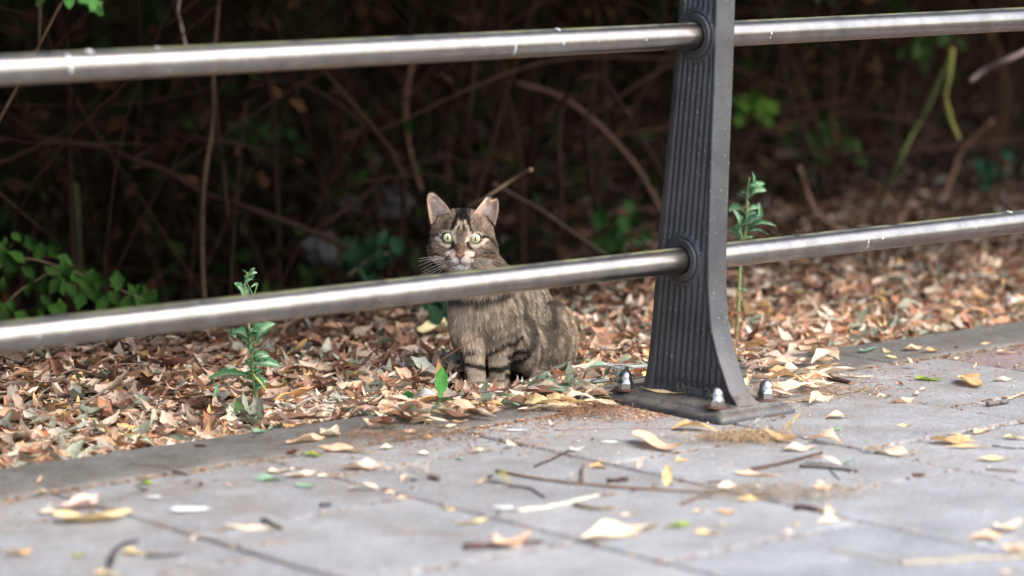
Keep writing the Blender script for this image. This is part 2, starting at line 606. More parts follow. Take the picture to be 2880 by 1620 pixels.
for (yc, zc) in ((YL, ZL), (YU, ZU)):
    for x0, fl in ((XF, -1), (XB, 1)):
        V, F = lathe_x([(-.004, .0365), (.002, .0362), (.0048, .0345), (.0054, .032), (.0042, .0298), (.0052, .0275), (.0050, .0250), (.0035, .0228), (-.006, .0220)], yc, zc, x0, flip=fl)
        mesh_obj('collar', V, F, M_iron, shaft)


def rrect(x0, x1, y0, y1, r, z, n=6):
    P = []
    for cx, cy, a0 in ((x1 - r, y1 - r, 0), (x0 + r, y1 - r, 90), (x0 + r, y0 + r, 180), (x1 - r, y0 + r, 270)):
        for i in range(n + 1):
            a = math.radians(a0 + 90 * i / n)
            P.append((cx + r * math.cos(a), cy + r * math.sin(a), z))
    return P


loops = []
for ins, z, r in ((0, 0, .010), (0, .005, .010), (.003, .009, .012), (.012, .0125, .010), (.0145, .0125, .009), (.0165, .0155, .008), (.019, .0165, .007), (.04, .017, .005), (.07, .0172, .004)):
    loops.append(rrect(-.105 + ins, .068 - ins, -.196 + ins, .120 - ins, r, z * 1.25))
n = len(loops[0])
V = np.array([p for l in loops for p in l])
F = [(i * n + k, i * n + (k + 1) % n, (i + 1) * n + (k + 1) % n, (i + 1) * n + k) for i in range(len(loops) - 1) for k in range(n)]
F.append(tuple(range((len(loops) - 1) * n, len(loops) * n)))
foot = mesh_obj('base_plate', V - RO, F, M_iron, rail_root)


def nut_meshes(x, y, z0, rot):
    # washer
    prof = [(0, .0), (0, .0135), (.0005, .0142), (.0018, .0140), (.0022, .013), (.0022, .0)]
    V = []; F = []; nn = 32
    for (h, r) in prof:
        for k in range(nn):
            a = 2 * math.pi * k / nn
            V.append((x + 1.22 * r * math.cos(a), y + 1.22 * r * math.sin(a), z0 + 1.18 * h))
    for i in range(len(prof) - 1):
        for k in range(nn): F.append((i * nn + k, i * nn + (k + 1) % nn, (i + 1) * nn + (k + 1) % nn, (i + 1) * nn + k))
    w = mesh_obj('washer', np.array(V) - RO, np.array(F), M_rust, foot)
    V = []; F = []; nn = 48
    def hexr(a, rin):
        b = ((a - rot) % (math.pi / 3)) - math.pi / 6
        return rin / math.cos(b)
    rows = [(.0022, 'h', .0096), (.0028, 'h', .0102), (.0105, 'h', .0102), (.0125, 'm', .0098), (.0132, 'c', .0094), (.0185, 'c', .0093)]
    for i in range(1, 9):
        a = math.pi / 2 * i / 8
        rows.append((.0185 + .0105 * math.sin(a), 'c', max(.0002, .0093 * math.cos(a))))
    for (h, t, r) in rows:
        for k in range(nn):
            a = 2 * math.pi * k / nn
            q = hexr(a, r) if t == 'h' else (min(hexr(a, r), r * 1.06) if t == 'm' else r)
            V.append((x + 1.22 * q * math.cos(a), y + 1.22 * q * math.sin(a), z0 + 1.18 * h))
    for i in range(len(rows) - 1):
        for k in range(nn): F.append((i * nn + k, i * nn + (k + 1) % nn, (i + 1) * nn + (k + 1) % nn, (i + 1) * nn + k))
    o = mesh_obj('cap_nut', np.array(V) - RO, np.array(F), M_nut, foot)
    me = o.data
    nn2 = nn
    fl = np.ones(len(me.polygons), bool); fl[:2 * nn2] = False
    me.polygons.foreach_set('use_smooth', fl)


for (x, y, rot) in ((-.083, .060, .35), (-.080, -.157, .2), (.033, -.157, .5), (.033, .060, .1)):
    nut_meshes(x, y, .021, rot)

# cast lettering near the foot of the ribbed face
def text_mesh(txt, size, depth):
    cu = bpy.data.curves.new('lettering', 'FONT'); cu.body = txt; cu.size = size; cu.extrude = depth * 1.6; cu.bevel_depth = size * .03; cu.offset = size * .02
    ob = bpy.data.objects.new('tmp_text', cu); col.objects.link(ob)
    dg = bpy.context.evaluated_depsgraph_get()
    me = bpy.data.meshes.new_from_object(ob.evaluated_get(dg))
    bpy.data.objects.remove(ob)
    return me


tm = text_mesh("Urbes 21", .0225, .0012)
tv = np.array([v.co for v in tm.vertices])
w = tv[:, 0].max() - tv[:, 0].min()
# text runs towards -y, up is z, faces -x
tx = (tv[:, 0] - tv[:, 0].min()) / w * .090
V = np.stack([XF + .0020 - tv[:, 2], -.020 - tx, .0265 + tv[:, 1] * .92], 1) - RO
mesh_obj('cast_lettering', V, [tuple(p.vertices) for p in tm.polygons], M_letter_lit, shaft, smooth=False)
V = np.array([(XF - .0012 + .004 * a, -.013 - .112 * b, .0475 + .0017 * c) for a in (0, 1) for b in (0, 1) for c in (0, 1)]) - RO
mesh_obj('cast_line', V, [(0, 1, 3, 2), (4, 6, 7, 5), (0, 4, 5, 1), (2, 3, 7, 6), (1, 5, 7, 3), (0, 2, 6, 4)], M_iron, shaft, smooth=False)

# bird droppings on the rails: little pale streaks wrapped on the tube
def rail_mark(px, py, y, z, width, a0, a1):
    d = ray(px, py); k = (y - .0213 - CAM[1]) / d[1]; x = CAM[0] + k * d[0]
    V = []; F = []
    m = 7
    for i in range(m):
        a = math.radians(a0 + (a1 - a0) * i / (m - 1))
        ww = width * .45 * (.4 + .6 * math.sin(math.pi * (i + .6) / m)) * (.7 + .6 * R.random())
        sh = (R.random() - .5) * .002
        for s in (-1, 0, 1):
            rr = .0213 + (.0009 if s == 0 else .0001)
            V.append((x + s * ww / 2 + sh, y - rr * math.cos(a), z + rr * math.sin(a)))
    for i in range(m - 1):
        for s in (0, 1):
            F.append((i * 3 + s, i * 3 + s + 1, (i + 1) * 3 + s + 1, (i + 1) * 3 + s))
    return mesh_obj('bird_dropping', V, F, M_white)


for px, py, up_, w, a0, a1, lab in ((1452, 140, 1, .005, 20, -45, 'thin white streak of bird dropping down the upper rail above the cat'),
                                   (270, 145, 1, .018, 100, 60, 'white bird dropping on top of the upper rail at its far left end'),
                                   (200, 180, 1, .008, 60, -20, 'faint pale streak down the upper rail near its left end'),
                                   (465, 132, 1, .010, 100, 75, 'small white dropping on top of the upper rail, second from its left end'),
                                   (925, 158, 1, .007, 30, 5, 'small white spot on the front of the upper rail, halfway between left end and cat'),
                                   (1590, 75, 1, .009, 100, 60, 'small white dropping on top of the upper rail between cat and post'),
                                   (1586, 120, 1, .004, 10, -10, 'tiny white fleck low on the upper rail between cat and post'),
                                   (2443, 690, 0, .003, 10, -35, 'thin white streak down the lower rail right of the post'),
                                   (2860, 600, 0, .008, 100, 60, 'pale dropping on top of the lower rail at its right end')):
    tag(rail_mark(px, py, YU if up_ else YL, ZU if up_ else ZL, w, a0, a1), lab, 'bird dropping')


# ------------------------------------------------------------------ leaves
PAL = {
    'cream': (.74, .61, .45), 'peach': (.70, .49, .33), 'yellow': (.72, .55, .29), 'orange': (.64, .41, .20),
    'green': (.10, .24, .10), 'mint': (.26, .40, .27), 'lime': (.27, .36, .06), 'olive': (.24, .22, .10), 'pink': (.68, .50, .42),
    'grey': (.54, .56, .52), 'brown': (.17, .085, .05), 'redbrown': (.20, .07, .05), 'sage': (.22, .25, .17), 'white': (.62, .60, .55),
}


def leaf_mesh(L, W, curl=.3, fold=.3, twist=0.0, bend=0.0, wave=.1, color=(.5, .4, .3), rows=9, cols=5, rnd=R, shape=.85, tipc=None):
    """lanceolate leaf along +x, midrib in the middle; curl lifts the ends, fold lifts the edges"""
    V = []; C = []
    ph = rnd.random() * 6
    color = np.array(color)
    for i in range(rows):
        t = i / (rows - 1)
        w = W * .5 * (math.sin(math.pi * min(1, t * .97 + .03) ** shape)) ** 1.05 + W * .02
        w *= 1 + .13 * math.sin(t * 15 + ph * 2) + .08 * math.sin(t * 31 + ph)
        if t > .999: w = W * .015
        x = (t - .5) * L
        zc = curl * L * ((t - .5) ** 2) * 2.0 - curl * L * .12
        yc = bend * L * ((t - .5) ** 2 - .1)
        an = twist * (t - .5)
        for j in range(cols):
            s = 2 * j / (cols - 1) - 1
            yy = s * w * math.cos(fold * abs(s))
            zz_ = abs(s) * w * math.sin(fold) + wave * .7 * w * math.sin(ph + t * 7 + s * 1.5) * abs(s)
            y2 = yy * math.cos(an) - zz_ * math.sin(an); z2 = yy * math.sin(an) + zz_ * math.cos(an)
            V.append((x, yc + y2, zc + z2))
            k = 1.0 + .12 * math.sin(ph * 3 + t * 9 + s * 3) + (rnd.random() - .5) * .12
            if j == cols // 2: k *= 1.12
            c = color * k
            if tipc is not None and abs(s) > .6: c = c * .6 + np.array(tipc) * .4
            C.append(c)
    F = grid_faces(rows, cols)
    return np.array(V), F, np.clip(np.array(C), 0, .9)


def rotm(ax, a):
    return np.array(Matrix.Rotation(a, 3, ax))


def place_leaf(p0, p1, W, color, curl=.25, fold=.35, twist=.4, bend=0, wave=.35, roll=0.0, rows=11, lift=.0015, **kw):
    p0 = np.asarray(p0, float); p1 = np.asarray(p1, float)
    L = np.linalg.norm(p1 - p0)
    V, F, C = leaf_mesh(L, W, curl, fold, twist, bend, wave, color, rows=rows, **kw)
    ex = (p1 - p0) / L
    up = np.array([0, 0, 1.0]) if abs(ex[2]) < .9 else -FWD
    ey = np.cross(up, ex); ey /= np.linalg.norm(ey)
    ez = np.cross(ex, ey)
    ey, ez = ey * math.cos(roll) + ez * math.sin(roll), ez * math.cos(roll) - ey * math.sin(roll)
    Wd = V[:, :1] * ex + V[:, 1:2] * ey + V[:, 2:3] * ez
    mid = (p0 + p1) / 2
    return Wd + mid, F, C, mid


def ground_leaf(name, px0, py0, px1, py1, wr, colr, label=None, cat='leaf', z0=0.0, z1=None, curl=.25, fold=.35, twist=.5, bend=0, wave=.4, roll=0, mat=None, group=None, zb=0.0):
    a = onz(px0, py0, zb + .001)
    if z1:
        dep = float(np.dot(a - CAM, FWD)); b = atd(px1, py1, dep)
    else:
        b = onz(px1, py1, zb + .001)
    L = np.linalg.norm(b - a)
    if L < .02:                             # seen end-on: keep a believable length
        b = a + (b - a) / max(L, 1e-6) * .02; L = .02
    c = PAL[colr] if isinstance(colr, str) else colr
    V, F, C, mid = place_leaf(a, b, L * wr, np.array(c), curl, fold, twist, bend, wave, roll)
    if not z1:
        V[:, 2] += (zb + .0008) - V[:, 2].min()
    else:
        V[:, 2] += max(0, (zb + .0005) - V[:, 2].min())
    if mid[1] > .035: V[:, 2] += .004
    o = mesh_obj(name, V, F, mat or (M_green if colr in ('green', 'mint', 'lime') else M_dry), None, C, origin=mid)
    tag(o, label, cat, group)
    return o


G_PAVE = 'fallen leaves scattered on the paving'
LV = [  # px0,py0, px1,py1, width ratio, colour, label, options
 (150,1470,373,1456,.34,'yellow','broad yellow leaf with an upturned tip, lower left of the paving',dict(curl=.35)),
 (105,1440,178,1441,.40,'cream','small cream leaf touching a crinkled one at the lower left',{}),
 (172,1441,276,1406,.36,'pink','crinkled pinkish cream leaf behind the broad yellow one',dict(wave=.8)),
 (15,1562,95,1556,.65,'orange','pale orange curled scrap in the bottom left corner',dict(curl=.5,fold=.7)),
 (345,1550,408,1561,.40,'yellow','bright yellow leaf beside the dark twig cluster at the bottom left',{}),
 (629,1486,823,1486,.12,'cream','thin crescent shaped cream leaf, alone on the lower left paving',dict(bend=.9)),
 (714,1348,804,1350,.42,'mint','mint green leaf beside two cream leaves left of centre',{}),
 (757,1331,830,1321,.42,'cream','cream leaf lying behind the mint green leaf',{}),
 (804,1344,893,1333,.40,'cream','wide cream leaf overlapping the tip of the mint green leaf',{}),
 (893,1340,967,1342,.20,'cream','narrow pale leaf right of the pair by the mint green leaf',dict(bend=-.5)),
 (831,1365,893,1374,.25,'mint','slim green leaf in front of the wide cream leaf',{}),
 (388,1363,435,1356,.42,'lime','small bright green leaf alone on the left paving',{}),
 (807,1255,916,1238,.36,'peach','ruffled cream leaf near the kerb left of centre',dict(wave=.9)),
 (913,1240,947,1218,.45,'cream','rounded pale leaf standing at the end of the ruffled cream leaf',dict(curl=.5)),
 (893,1259,1060,1275,.15,'peach','long thin peach leaf crossing the paving joint near the kerb',dict(wave=.8)),
 (858,1276,908,1284,.38,'lime','small yellow green leaf in front of the long thin peach leaf',{}),
 (202,1562,241,1562,.55,'lime','lime green scrap near the bottom left',{}),
 (264,1612,335,1618,.40,'yellow','yellow leaf cut by the bottom edge at the left',{}),
 (718,1226,749,1214,.60,'mint','small green leaf lying on the kerb below the left weed',{}),
 (958,1318,1090,1311,.34,'pink','wavy pinkish leaf flat on the paving below the grey leaf cluster',dict(wave=.8)),
 (977,1377,1069,1378,.28,'cream','cream leaf humped in the middle, below the wavy pinkish leaf',dict(curl=-.5)),
 (1069,1389,1124,1380,.16,'peach','thin peach leaf stalk right of the humped cream leaf',{}),
 (1115,1405,1164,1400,.50,'peach','pale folded peach leaf alone in the centre foreground',dict(fold=.8)),
 (1069,1262,1115,1256,.55,'cream','small cupped cream leaf on the paving below the grey leaf cluster',dict(fold=.8)),
 (1326,1272,1365,1266,.70,'cream','small chunky cream leaf right of the green scrap',dict(fold=.9,curl=.6)),
 (1277,1293,1309,1290,.65,'mint','small green scrap on the paving below the cat',dict(z1=0)),
 (1337,1364,1374,1345,.55,'yellow','olive yellow leaf end curled upward beside the dark stick',dict(z1=1)),
 (1372,1350,1436,1362,.50,'olive','curled olive leaf arched over the paving beside the dark stick',dict(curl=-.8,fold=.6)),
 (1603,1272,1643,1262,.60,'white','square whitish scrap on the dark stick left of the post foot',dict(curl=.4)),
 (1656,1310,1712,1318,.55,'orange','orange brown triangular scrap left of the long yellow leaf',dict(fold=.5)),
 (1591,1348,1622,1325,.5,'cream','pale leaf standing on edge below the whitish scrap',dict(z1=1)),
 (1328,1540,1368,1522,.45,'cream','cream leaf stub on the blurred bark piece in front',dict(z1=1)),
 (1393,1548,1499,1512,.34,'peach','peach leaf lying over the blurred bark piece in front',dict(curl=.4)),
 (1286,1479,1370,1465,.22,'yellow','faint yellow sliver in the centre foreground',{}),
 (1240,1431,1286,1436,.28,'yellow','small ochre leaf on the joint in the centre foreground',{}),
 (1640,1524,1860,1478,.26,'cream','long broad cream leaf in the centre foreground',dict(curl=.1)),
 (1175,1276,1222,1274,.42,'cream','pale leaf half buried in crumbs below the grey leaf cluster',{}),
 (1836,1237,1871,1222,.60,'cream','small triangular cream leaf in front of the post foot',dict(z1=1)),
 (1785,1240,1920,1279,.30,'peach','long peach leaf with an orange tip, left in front of the post foot',dict(curl=.4,fold=.6)),
 (1888,1208,2016,1212,.42,'orange','folded orange leaf leaning on the front corner of the post foot',dict(curl=-.35,fold=.6)),
 (2118,1196,2150,1168,.55,'white','pale upright leaf leaning on the right of the post foot',dict(z1=1)),
 (2212,1212,2264,1148,.36,'yellow','tall yellow leaf standing upright right of the post foot',dict(z1=1)),
 (2150,1229,2240,1250,.40,'orange','curled orange yellow leaf below the upright yellow leaf',dict(fold=.9,curl=.5)),
 (2204,1271,2301,1260,.36,'cream','cream leaf lying across the dark bark strip',dict(curl=.3)),
 (2276,1243,2372,1252,.55,'peach','chunky folded peach leaf between dry grass and the ruffled leaf',dict(fold=1.0,curl=-.6,wave=.8)),
 (2318,1178,2395,1176,.38,'peach','peach leaf alone above the small green triangle',dict(curl=-.4)),
 (2343,1213,2368,1204,.75,'mint','small green triangular leaf right of the post foot',{}),
 (2523,1199,2567,1199,.50,'yellow','small yellow leaf alone in the middle of the right slab',{}),
 (2428,1268,2558,1280,.50,'cream','large ruffled cream leaf at the slab corner on the right',dict(wave=1.0,fold=.6)),
 (2490,1262,2512,1236,.55,'peach','small upright scrap behind the large ruffled cream leaf',dict(z1=1)),
 (2612,1240,2748,1246,.36,'orange','orange leaf on the slab joint at the right',dict(curl=.2)),
 (2700,1240,2752,1222,.55,'cream','pale leaf resting on the orange leaf at the right joint',dict(z1=1)),
 (2664,1256,2793,1257,.14,'orange','narrow orange leaf just below the orange one on the right joint',{}),
 (2740,1218,2798,1204,.22,'yellow','thin yellow leaf along the joint behind the orange leaf',{}),
 (2823,1228,2885,1234,.38,'yellow','yellow leaf at the right edge beside the joint',{}),
 (2745,1294,2854,1291,.22,'yellow','slender yellow leaf alone below the right joint',{}),
 (2510,1136,2574,1128,.55,'peach','wide peach leaf with a thin stalk on the upper right slab',dict(curl=.5)),
 (2465,1116,2511,1112,.60,'cream','small squarish cream leaf on the upper right slab',{}),
 (2245,1134,2352,1122,.28,'cream','broad crescent cream leaf behind the upright yellow leaf',dict(bend=.5)),
 (2296,1106,2356,1116,.30,'cream','curved pale leaf closing the ring above the crescent leaf',dict(bend=-.6)),
 (2293,1064,2364,1046,.42,'cream','pale yellow leaf with a raised edge behind the brown stick',dict(roll=-.5)),
 (2361,1060,2470,1062,.12,'cream','long thin straw coloured leaf right of the pale yellow one',{}),
 (2550,1036,2580,1068,.35,'peach','thin peach leaf curling up beside the lime leaf',dict(z1=1)),
 (2574,1066,2654,1072,.36,'lime','lime and yellow leaf on the upper right slab',{}),
 (2585,1097,2615,1088,.60,'cream','forked cream scrap just below the lime and yellow leaf',dict(z1=1)),
 (2703,1068,2760,1095,.35,'orange','folded orange and pink leaf pointing down right of the lime leaf',dict(fold=.8)),
 (2794,1072,2852,1068,.55,'cream','cream leaf near the right edge with a green bit beneath',{}),
 (2597,996,2655,994,.60,'orange','cupped orange leaf on the kerb joint at the upper right',dict(fold=.9,curl=.5)),
 (2541,992,2597,984,.35,'peach','peach leaf just left of the cupped orange leaf',{}),
 (2803,990,2857,994,.50,'peach','pale leaf on the reddish slab at the upper right',{}),
 (2285,1000,2360,1018,.35,'peach','peach leaf bent over the kerb right of the post',dict(curl=-.5)),
 (2254,985,2298,1000,.45,'peach','buff leaf at the back edge of the kerb right of the post',{}),
 (2334,1000,2368,978,.35,'mint','pale green leaf standing on the kerb right of the post',dict(z1=1)),
 (2420,998,2466,986,.28,'mint','slim green leaf on the kerb between two peach leaves',{}),
 (2019,1373,2139,1370,.36,'cream','big cream leaf lying along the long thin twig',dict(curl=.1)),
 (2072,1409,2156,1403,.30,'yellow','yellow leaf in front of the long thin twig',{}),
 (2288,1378,2368,1368,.50,'peach','crumpled peach leaf right of the dried grass wisps',dict(wave=1,fold=.6)),
 (2065,1334,2200,1342,.22,'peach','flat buff leaf between the bark strip and the long twig',dict(wave=.6)),
 (1874,1366,1880,1298,.35,'yellow','thin yellow leaf standing upright above the long twig',dict(z1=1,curl=.4)),
 (2259,1302,2368,1308,.26,'pink','pinkish white leaf arched over the dark curved stick',dict(curl=-.5)),
 (2372,1312,2408,1288,.40,'mint','pale greenish leaf tip raised beside the dark curved stick',dict(z1=1)),
 (2018,1442,2071,1447,.65,'orange','orange lump of curled leaf in the foreground right of centre',dict(fold=1.0,curl=.6)),
 (1952,1501,2035,1501,.38,'yellow','oval pale yellow leaf in the foreground right of centre',{}),
 (1871,1487,1946,1473,.30,'lime','yellow green leaf beside the oval pale yellow leaf',{}),
 (2334,1462,2330,1408,.42,'cream','cream leaf standing upright in the right foreground',dict(z1=1)),
 (2300,1472,2382,1460,.30,'cream','cream leaf flat below the upright one in the right foreground',{}),
 (2724,1518,2825,1504,.50,'peach','large blurred peach leaf in the lower right corner area',dict(fold=.5)),
 (2808,1500,2872,1474,.50,'cream','rounded cream leaf touching the large peach one at the lower right',dict(curl=.4)),
 (2826,1540,2890,1562,.45,'peach','blurred peach leaf at the lower right edge',{}),
 (2816,1612,2872,1610,.50,'peach','peach leaf cut by the bottom edge at the right',{}),
 (1793,1316,1806,1288,.45,'pink','small pink scrap standing left of the post foot front',dict(z1=1)),
 (1902,1300,1937,1290,.50,'orange','small orange leaf at the end of the long peach leaf',{}),
 (1950,1438,1992,1438,.40,'yellow','small round ochre leaf left of the orange lump',{}),
 (1735,1450,1798,1448,.22,'cream','faint straw coloured leaf in the centre foreground',{}),
]
for (a, b, c, d, wr, cl, lab, kw) in LV:
    kw = {k_: (v_ * .6 if k_ in ('curl', 'fold', 'wave') else v_) for k_, v_ in kw.items()}
    kw.setdefault('curl', R.uniform(.02, .2)); kw.setdefault('twist', R.uniform(-.5, .5))
    ground_leaf('fallen_leaf', a, b, c, d, min(.46, wr * 1.3), cl, lab, group=G_PAVE, **kw)
ground_leaf('fallen_leaf', 1797, 1095, 1931, 1112, .13, 'yellow', 'long thin yellow leaf lying on top of the iron base plate', group=G_PAVE, zb=.0215, bend=.25, curl=.1)

# cluster round the small green shoot, left of the cat's paws
CL = [
 (1110,1163,1212,1168,.50,'grey','broad grey leaf lying flat in the cluster on the kerb',dict(curl=.1)),
 (1150,1150,1232,1122,.62,'grey','large grey leaf arched on edge beside the green shoot',dict(z1=1,curl=-.5,fold=.2)),
 (1205,1158,1285,1168,.30,'sage','pale green leaf between the grey leaves and the peach ones',{}),
 (1245,1170,1345,1160,.34,'peach','long peach leaf curled into a loop on the kerb cluster',dict(bend=.5)),
 (1275,1178,1350,1172,.32,'peach','peach leaf in front of the looped one on the kerb cluster',dict(curl=-.4)),
 (1225,1208,1288,1206,.34,'cream','cream leaf at the front of the kerb cluster',{}),
 (1129,1220,1183,1224,.36,'peach','peach leaf at the front left of the kerb cluster',{}),
 (1142,1196,1160,1176,.50,'lime','small bright green leaf in front of the broad grey leaf',dict(z1=1)),
 (1185,1216,1203,1184,.38,'mint','greenish white leaf leaning in the middle of the kerb cluster',dict(z1=1)),
 (1160,1160,1182,1208,.34,'peach','narrow peach leaf hanging across the broad grey leaf',{}),
 (1270,1196,1318,1192,.36,'orange','orange leaf at the right end of the kerb cluster',{}),
 (1026,1206,1085,1210,.36,'pink','pink leaf left of the kerb cluster',{}),
 (1068,1192,1134,1206,.26,'redbrown','dark red brown curled leaf left of the broad grey leaf',dict(fold=.8,wave=.9)),
 (1082,1154,1108,1188,.34,'peach','slim peach leaf at the left of the broad grey leaf',{}),
 (1192,1232,1215,1229,.50,'orange','tiny bright orange leaf in front of the kerb cluster',{}),
]
for (a, b, c, d, wr, cl, lab, kw) in CL:
    ground_leaf('fallen_leaf', a, b, c, d, wr, cl, lab, group='leaves gathered on the kerb', **dict(kw))

# piles on the kerb either side of the post: individual leaves
def pile(n, box, cols, label, group, zmax, lmin=.035, lmax=.07):
    for i in range(n):
        px = R.uniform(box[0], box[2]); py = R.uniform(box[1], box[3]) - (px - box[0]) * box[4]
        p = onz(px, py, 0.002)
        zt = R.uniform(0, zmax)
        a = R.uniform(-.5, .5) + (0 if R.random() < .7 else 1.2)
        d = RGT * math.cos(a) + FWD * math.sin(a)
        L = R.uniform(lmin, lmax)
        q = p + d * L
        q[2] = R.uniform(-.008, .012)
        cn = R.choice(cols)
        V, F, C, mid = place_leaf(p, q, L * R.uniform(.24, .36), np.array(PAL[cn]) * R.uniform(.85, 1.12), R.uniform(-.4, .5), R.uniform(.2, .9), R.uniform(-1, 1), R.uniform(-.3, .3), R.uniform(.2, .8), R.uniform(-.5, .5))
        V[:, 2] += .004 - V[:, 2].min() + zt
        word = {'cream': 'cream', 'peach': 'peach coloured', 'yellow': 'yellow', 'orange': 'orange', 'sage': 'grey green', 'pink': 'pinkish', 'grey': 'grey', 'brown': 'dark brown', 'mint': 'pale green'}[cn]
        fx = (px - box[0]) / (box[2] - box[0])
        pw = ['left end of ', 'left half of ', 'right half of ', 'right end of '][min(3, int(fx * 4))]
        szw = 'large ' if L > .055 else 'small '
        lw = 'on top, ' if zt > zmax * .5 else 'low down, '
        lb = szw + word + ' leaf ' + lw + pw + label
        tag(mesh_obj('fallen_leaf', V, F, M_dry, None, C, origin=mid), lb, 'leaf', lb.replace(' leaf ', ' leaves '))


pile(34, (1440, 1122, 1690, 1172, .10), ['cream', 'peach', 'cream', 'yellow', 'orange', 'pink'], 'the heap between cat and post', 'leaves heaped between cat and post', .012)
pile(14, (1400, 1120, 1700, 1140, .10), ['sage', 'sage', 'grey', 'cream'], 'the row before the cat', 'leaves at the back of the heap before the cat', .015)
pile(62, (2080, 1030, 2300, 1150, .02), ['cream', 'cream', 'peach', 'peach', 'pink', 'orange'], 'the heap behind the post foot', 'leaves heaped behind the post foot', .016)
pile(34, (1000, 1185, 1400, 1215, .09), ['cream', 'peach', 'pink', 'yellow', 'brown', 'sage'], 'the kerb strip below the shoot', 'g', .010)
pile(34, (1240, 1150, 1560, 1180, .12), ['cream', 'peach', 'orange', 'cream', 'mint', 'brown'], 'the kerb scatter below the paws', 'g', .010)
pile(26, (720, 1185, 1090, 1215, .14), ['cream', 'pink', 'sage', 'brown', 'peach'], 'the kerb fringe by the left weed', 'g', .010)
pile(6, (1640, 1068, 1760, 1082, .0), ['sage', 'mint', 'grey'], 'the bunch left of the foot', 'leaves left of the base plate', .03)

# ------------------------------------------------------------------ leaf litter (beyond counting)
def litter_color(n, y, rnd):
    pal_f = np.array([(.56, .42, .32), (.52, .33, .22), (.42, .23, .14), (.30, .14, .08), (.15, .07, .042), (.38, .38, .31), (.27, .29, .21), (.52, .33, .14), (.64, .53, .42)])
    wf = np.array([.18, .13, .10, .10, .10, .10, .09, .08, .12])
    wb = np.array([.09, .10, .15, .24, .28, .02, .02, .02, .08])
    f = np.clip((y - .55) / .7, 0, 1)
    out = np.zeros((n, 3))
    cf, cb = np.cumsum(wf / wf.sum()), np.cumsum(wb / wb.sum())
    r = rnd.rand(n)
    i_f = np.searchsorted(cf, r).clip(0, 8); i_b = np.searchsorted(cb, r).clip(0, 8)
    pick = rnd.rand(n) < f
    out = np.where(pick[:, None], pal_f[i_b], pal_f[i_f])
    return out * np.exp(rnd.randn(n) * .32)[:, None] * (1.30 - 1.0 * np.clip((y - .42) / .75, 0, 1))[:, None]  # tone falls away from the kerb: decayed leaves, plus shade put into the colour


# a few unit leaf shapes, scattered with numpy
UNITS = []
for k in range(20):
    V, F, C = leaf_mesh(1, R.choice([R.uniform(.16, .24), R.uniform(.24, .34), R.uniform(.34, .5)]), R.uniform(-.4, .6), R.uniform(.1, .9), R.uniform(-1.4, 1.4), R.uniform(-.45, .45), R.uniform(.1, .6), (1, 1, 1), rows=8, cols=3, shape=1.0)
    UNITS.append((V, F, C))


def scatter(n, xs_, ys_, zs_, sizes, tilt, cols, name, mat, rnd, yawr=None):
    Vs, Fs, Cs = [], [], []
    off = 0
    which = rnd.randint(0, len(UNITS), n)
    a = rnd.rand(n) * 2 * np.pi if yawr is None else yawr
    tx_ = rnd.randn(n) * tilt; ty_ = rnd.randn(n) * tilt
    ca, sa = np.cos(a), np.sin(a); cx, sx = np.cos(tx_), np.sin(tx_); cy, sy = np.cos(ty_), np.sin(ty_)
    Z = np.zeros(n); O = np.ones(n)
    Rz = np.stack([ca, -sa, Z, sa, ca, Z, Z, Z, O], 1).reshape(n, 3, 3)
    Rx = np.stack([O, Z, Z, Z, cx, -sx, Z, sx, cx], 1).reshape(n, 3, 3)
    Ry = np.stack([cy, Z, sy, Z, O, Z, -sy, Z, cy], 1).reshape(n, 3, 3)
    M = Rz @ Ry @ Rx
    for u in range(len(UNITS)):
        ii = np.where(which == u)[0]
        if not len(ii): continue
        V, F, C = UNITS[u]
        W = np.einsum('nij,vj->nvi', M[ii], V) * sizes[ii][:, None, None]
        W[:, :, 0] += xs_[ii][:, None]; W[:, :, 1] += ys_[ii][:, None]; W[:, :, 2] += zs_[ii][:, None]
        Vs.append(W.reshape(-1, 3))
        Fs.append((F[None] + (np.arange(len(ii)) * len(V))[:, None, None] + off).reshape(-1, 4))
        Cs.append((cols[ii][:, None, :] * C[None]).reshape(-1, 3))
        off += len(ii) * len(V)
    return mesh_obj(name, np.vstack(Vs), np.vstack(Fs), mat, None, np.clip(np.vstack(Cs), 0, .9))


def in_view(x, y, margin):
    dpt = (x - CAM[0]) * FWD[0] + (y - CAM[1]) * FWD[1]
    lat = (x - CAM[0]) * RGT[0] + (y - CAM[1]) * RGT[1]
    return np.abs(lat) < dpt * .17 + margin


def litter_pts(n, y0, y1, margin, rnd, x0=-3, x1=6):
    x = rnd.rand(n * 4) * (x1 - x0) + x0; y = y0 + (y1 - y0) * rnd.rand(n * 4)
    ok = in_view(x, y, margin)
    x, y = x[ok][:n], y[ok][:n]
    return x, y


rs = np.random.RandomState(5)
x, y = litter_pts(60000, YK1 + .02, 1.9, .7, rs)
_cc = atd(1336, 1104, 5.30)
_lx = (x - _cc[0]) * RGT[0] + (y - _cc[1]) * RGT[1]; _ly = (x - _cc[0]) * FWD[0] + (y - _cc[1]) * FWD[1]
_keep = ~(((np.abs(_lx - .022) < .05) & (_ly > -.015) & (_ly < .12)) | ((((_lx - .09) / .095) ** 2 + ((_ly - .14) / .11) ** 2) < 1))
x, y = x[_keep], y[_keep]
_keep = (y < 1.40 + .08 * rs.randn(len(x))) | (x > .95 + .15 * rs.randn(len(x)))
x, y = x[_keep], y[_keep]
nearcat = np.exp(-(((x + .08) / .13) ** 2 + ((y - .38) / .09) ** 2))
sz = np.where(rs.rand(len(x)) < .30, .040 + .040 * rs.rand(len(x)), .010 + .030 * rs.rand(len(x)))
h = rs.rand(len(x)) ** 1.5 * .028 * (1 - nearcat) - .006 * nearcat
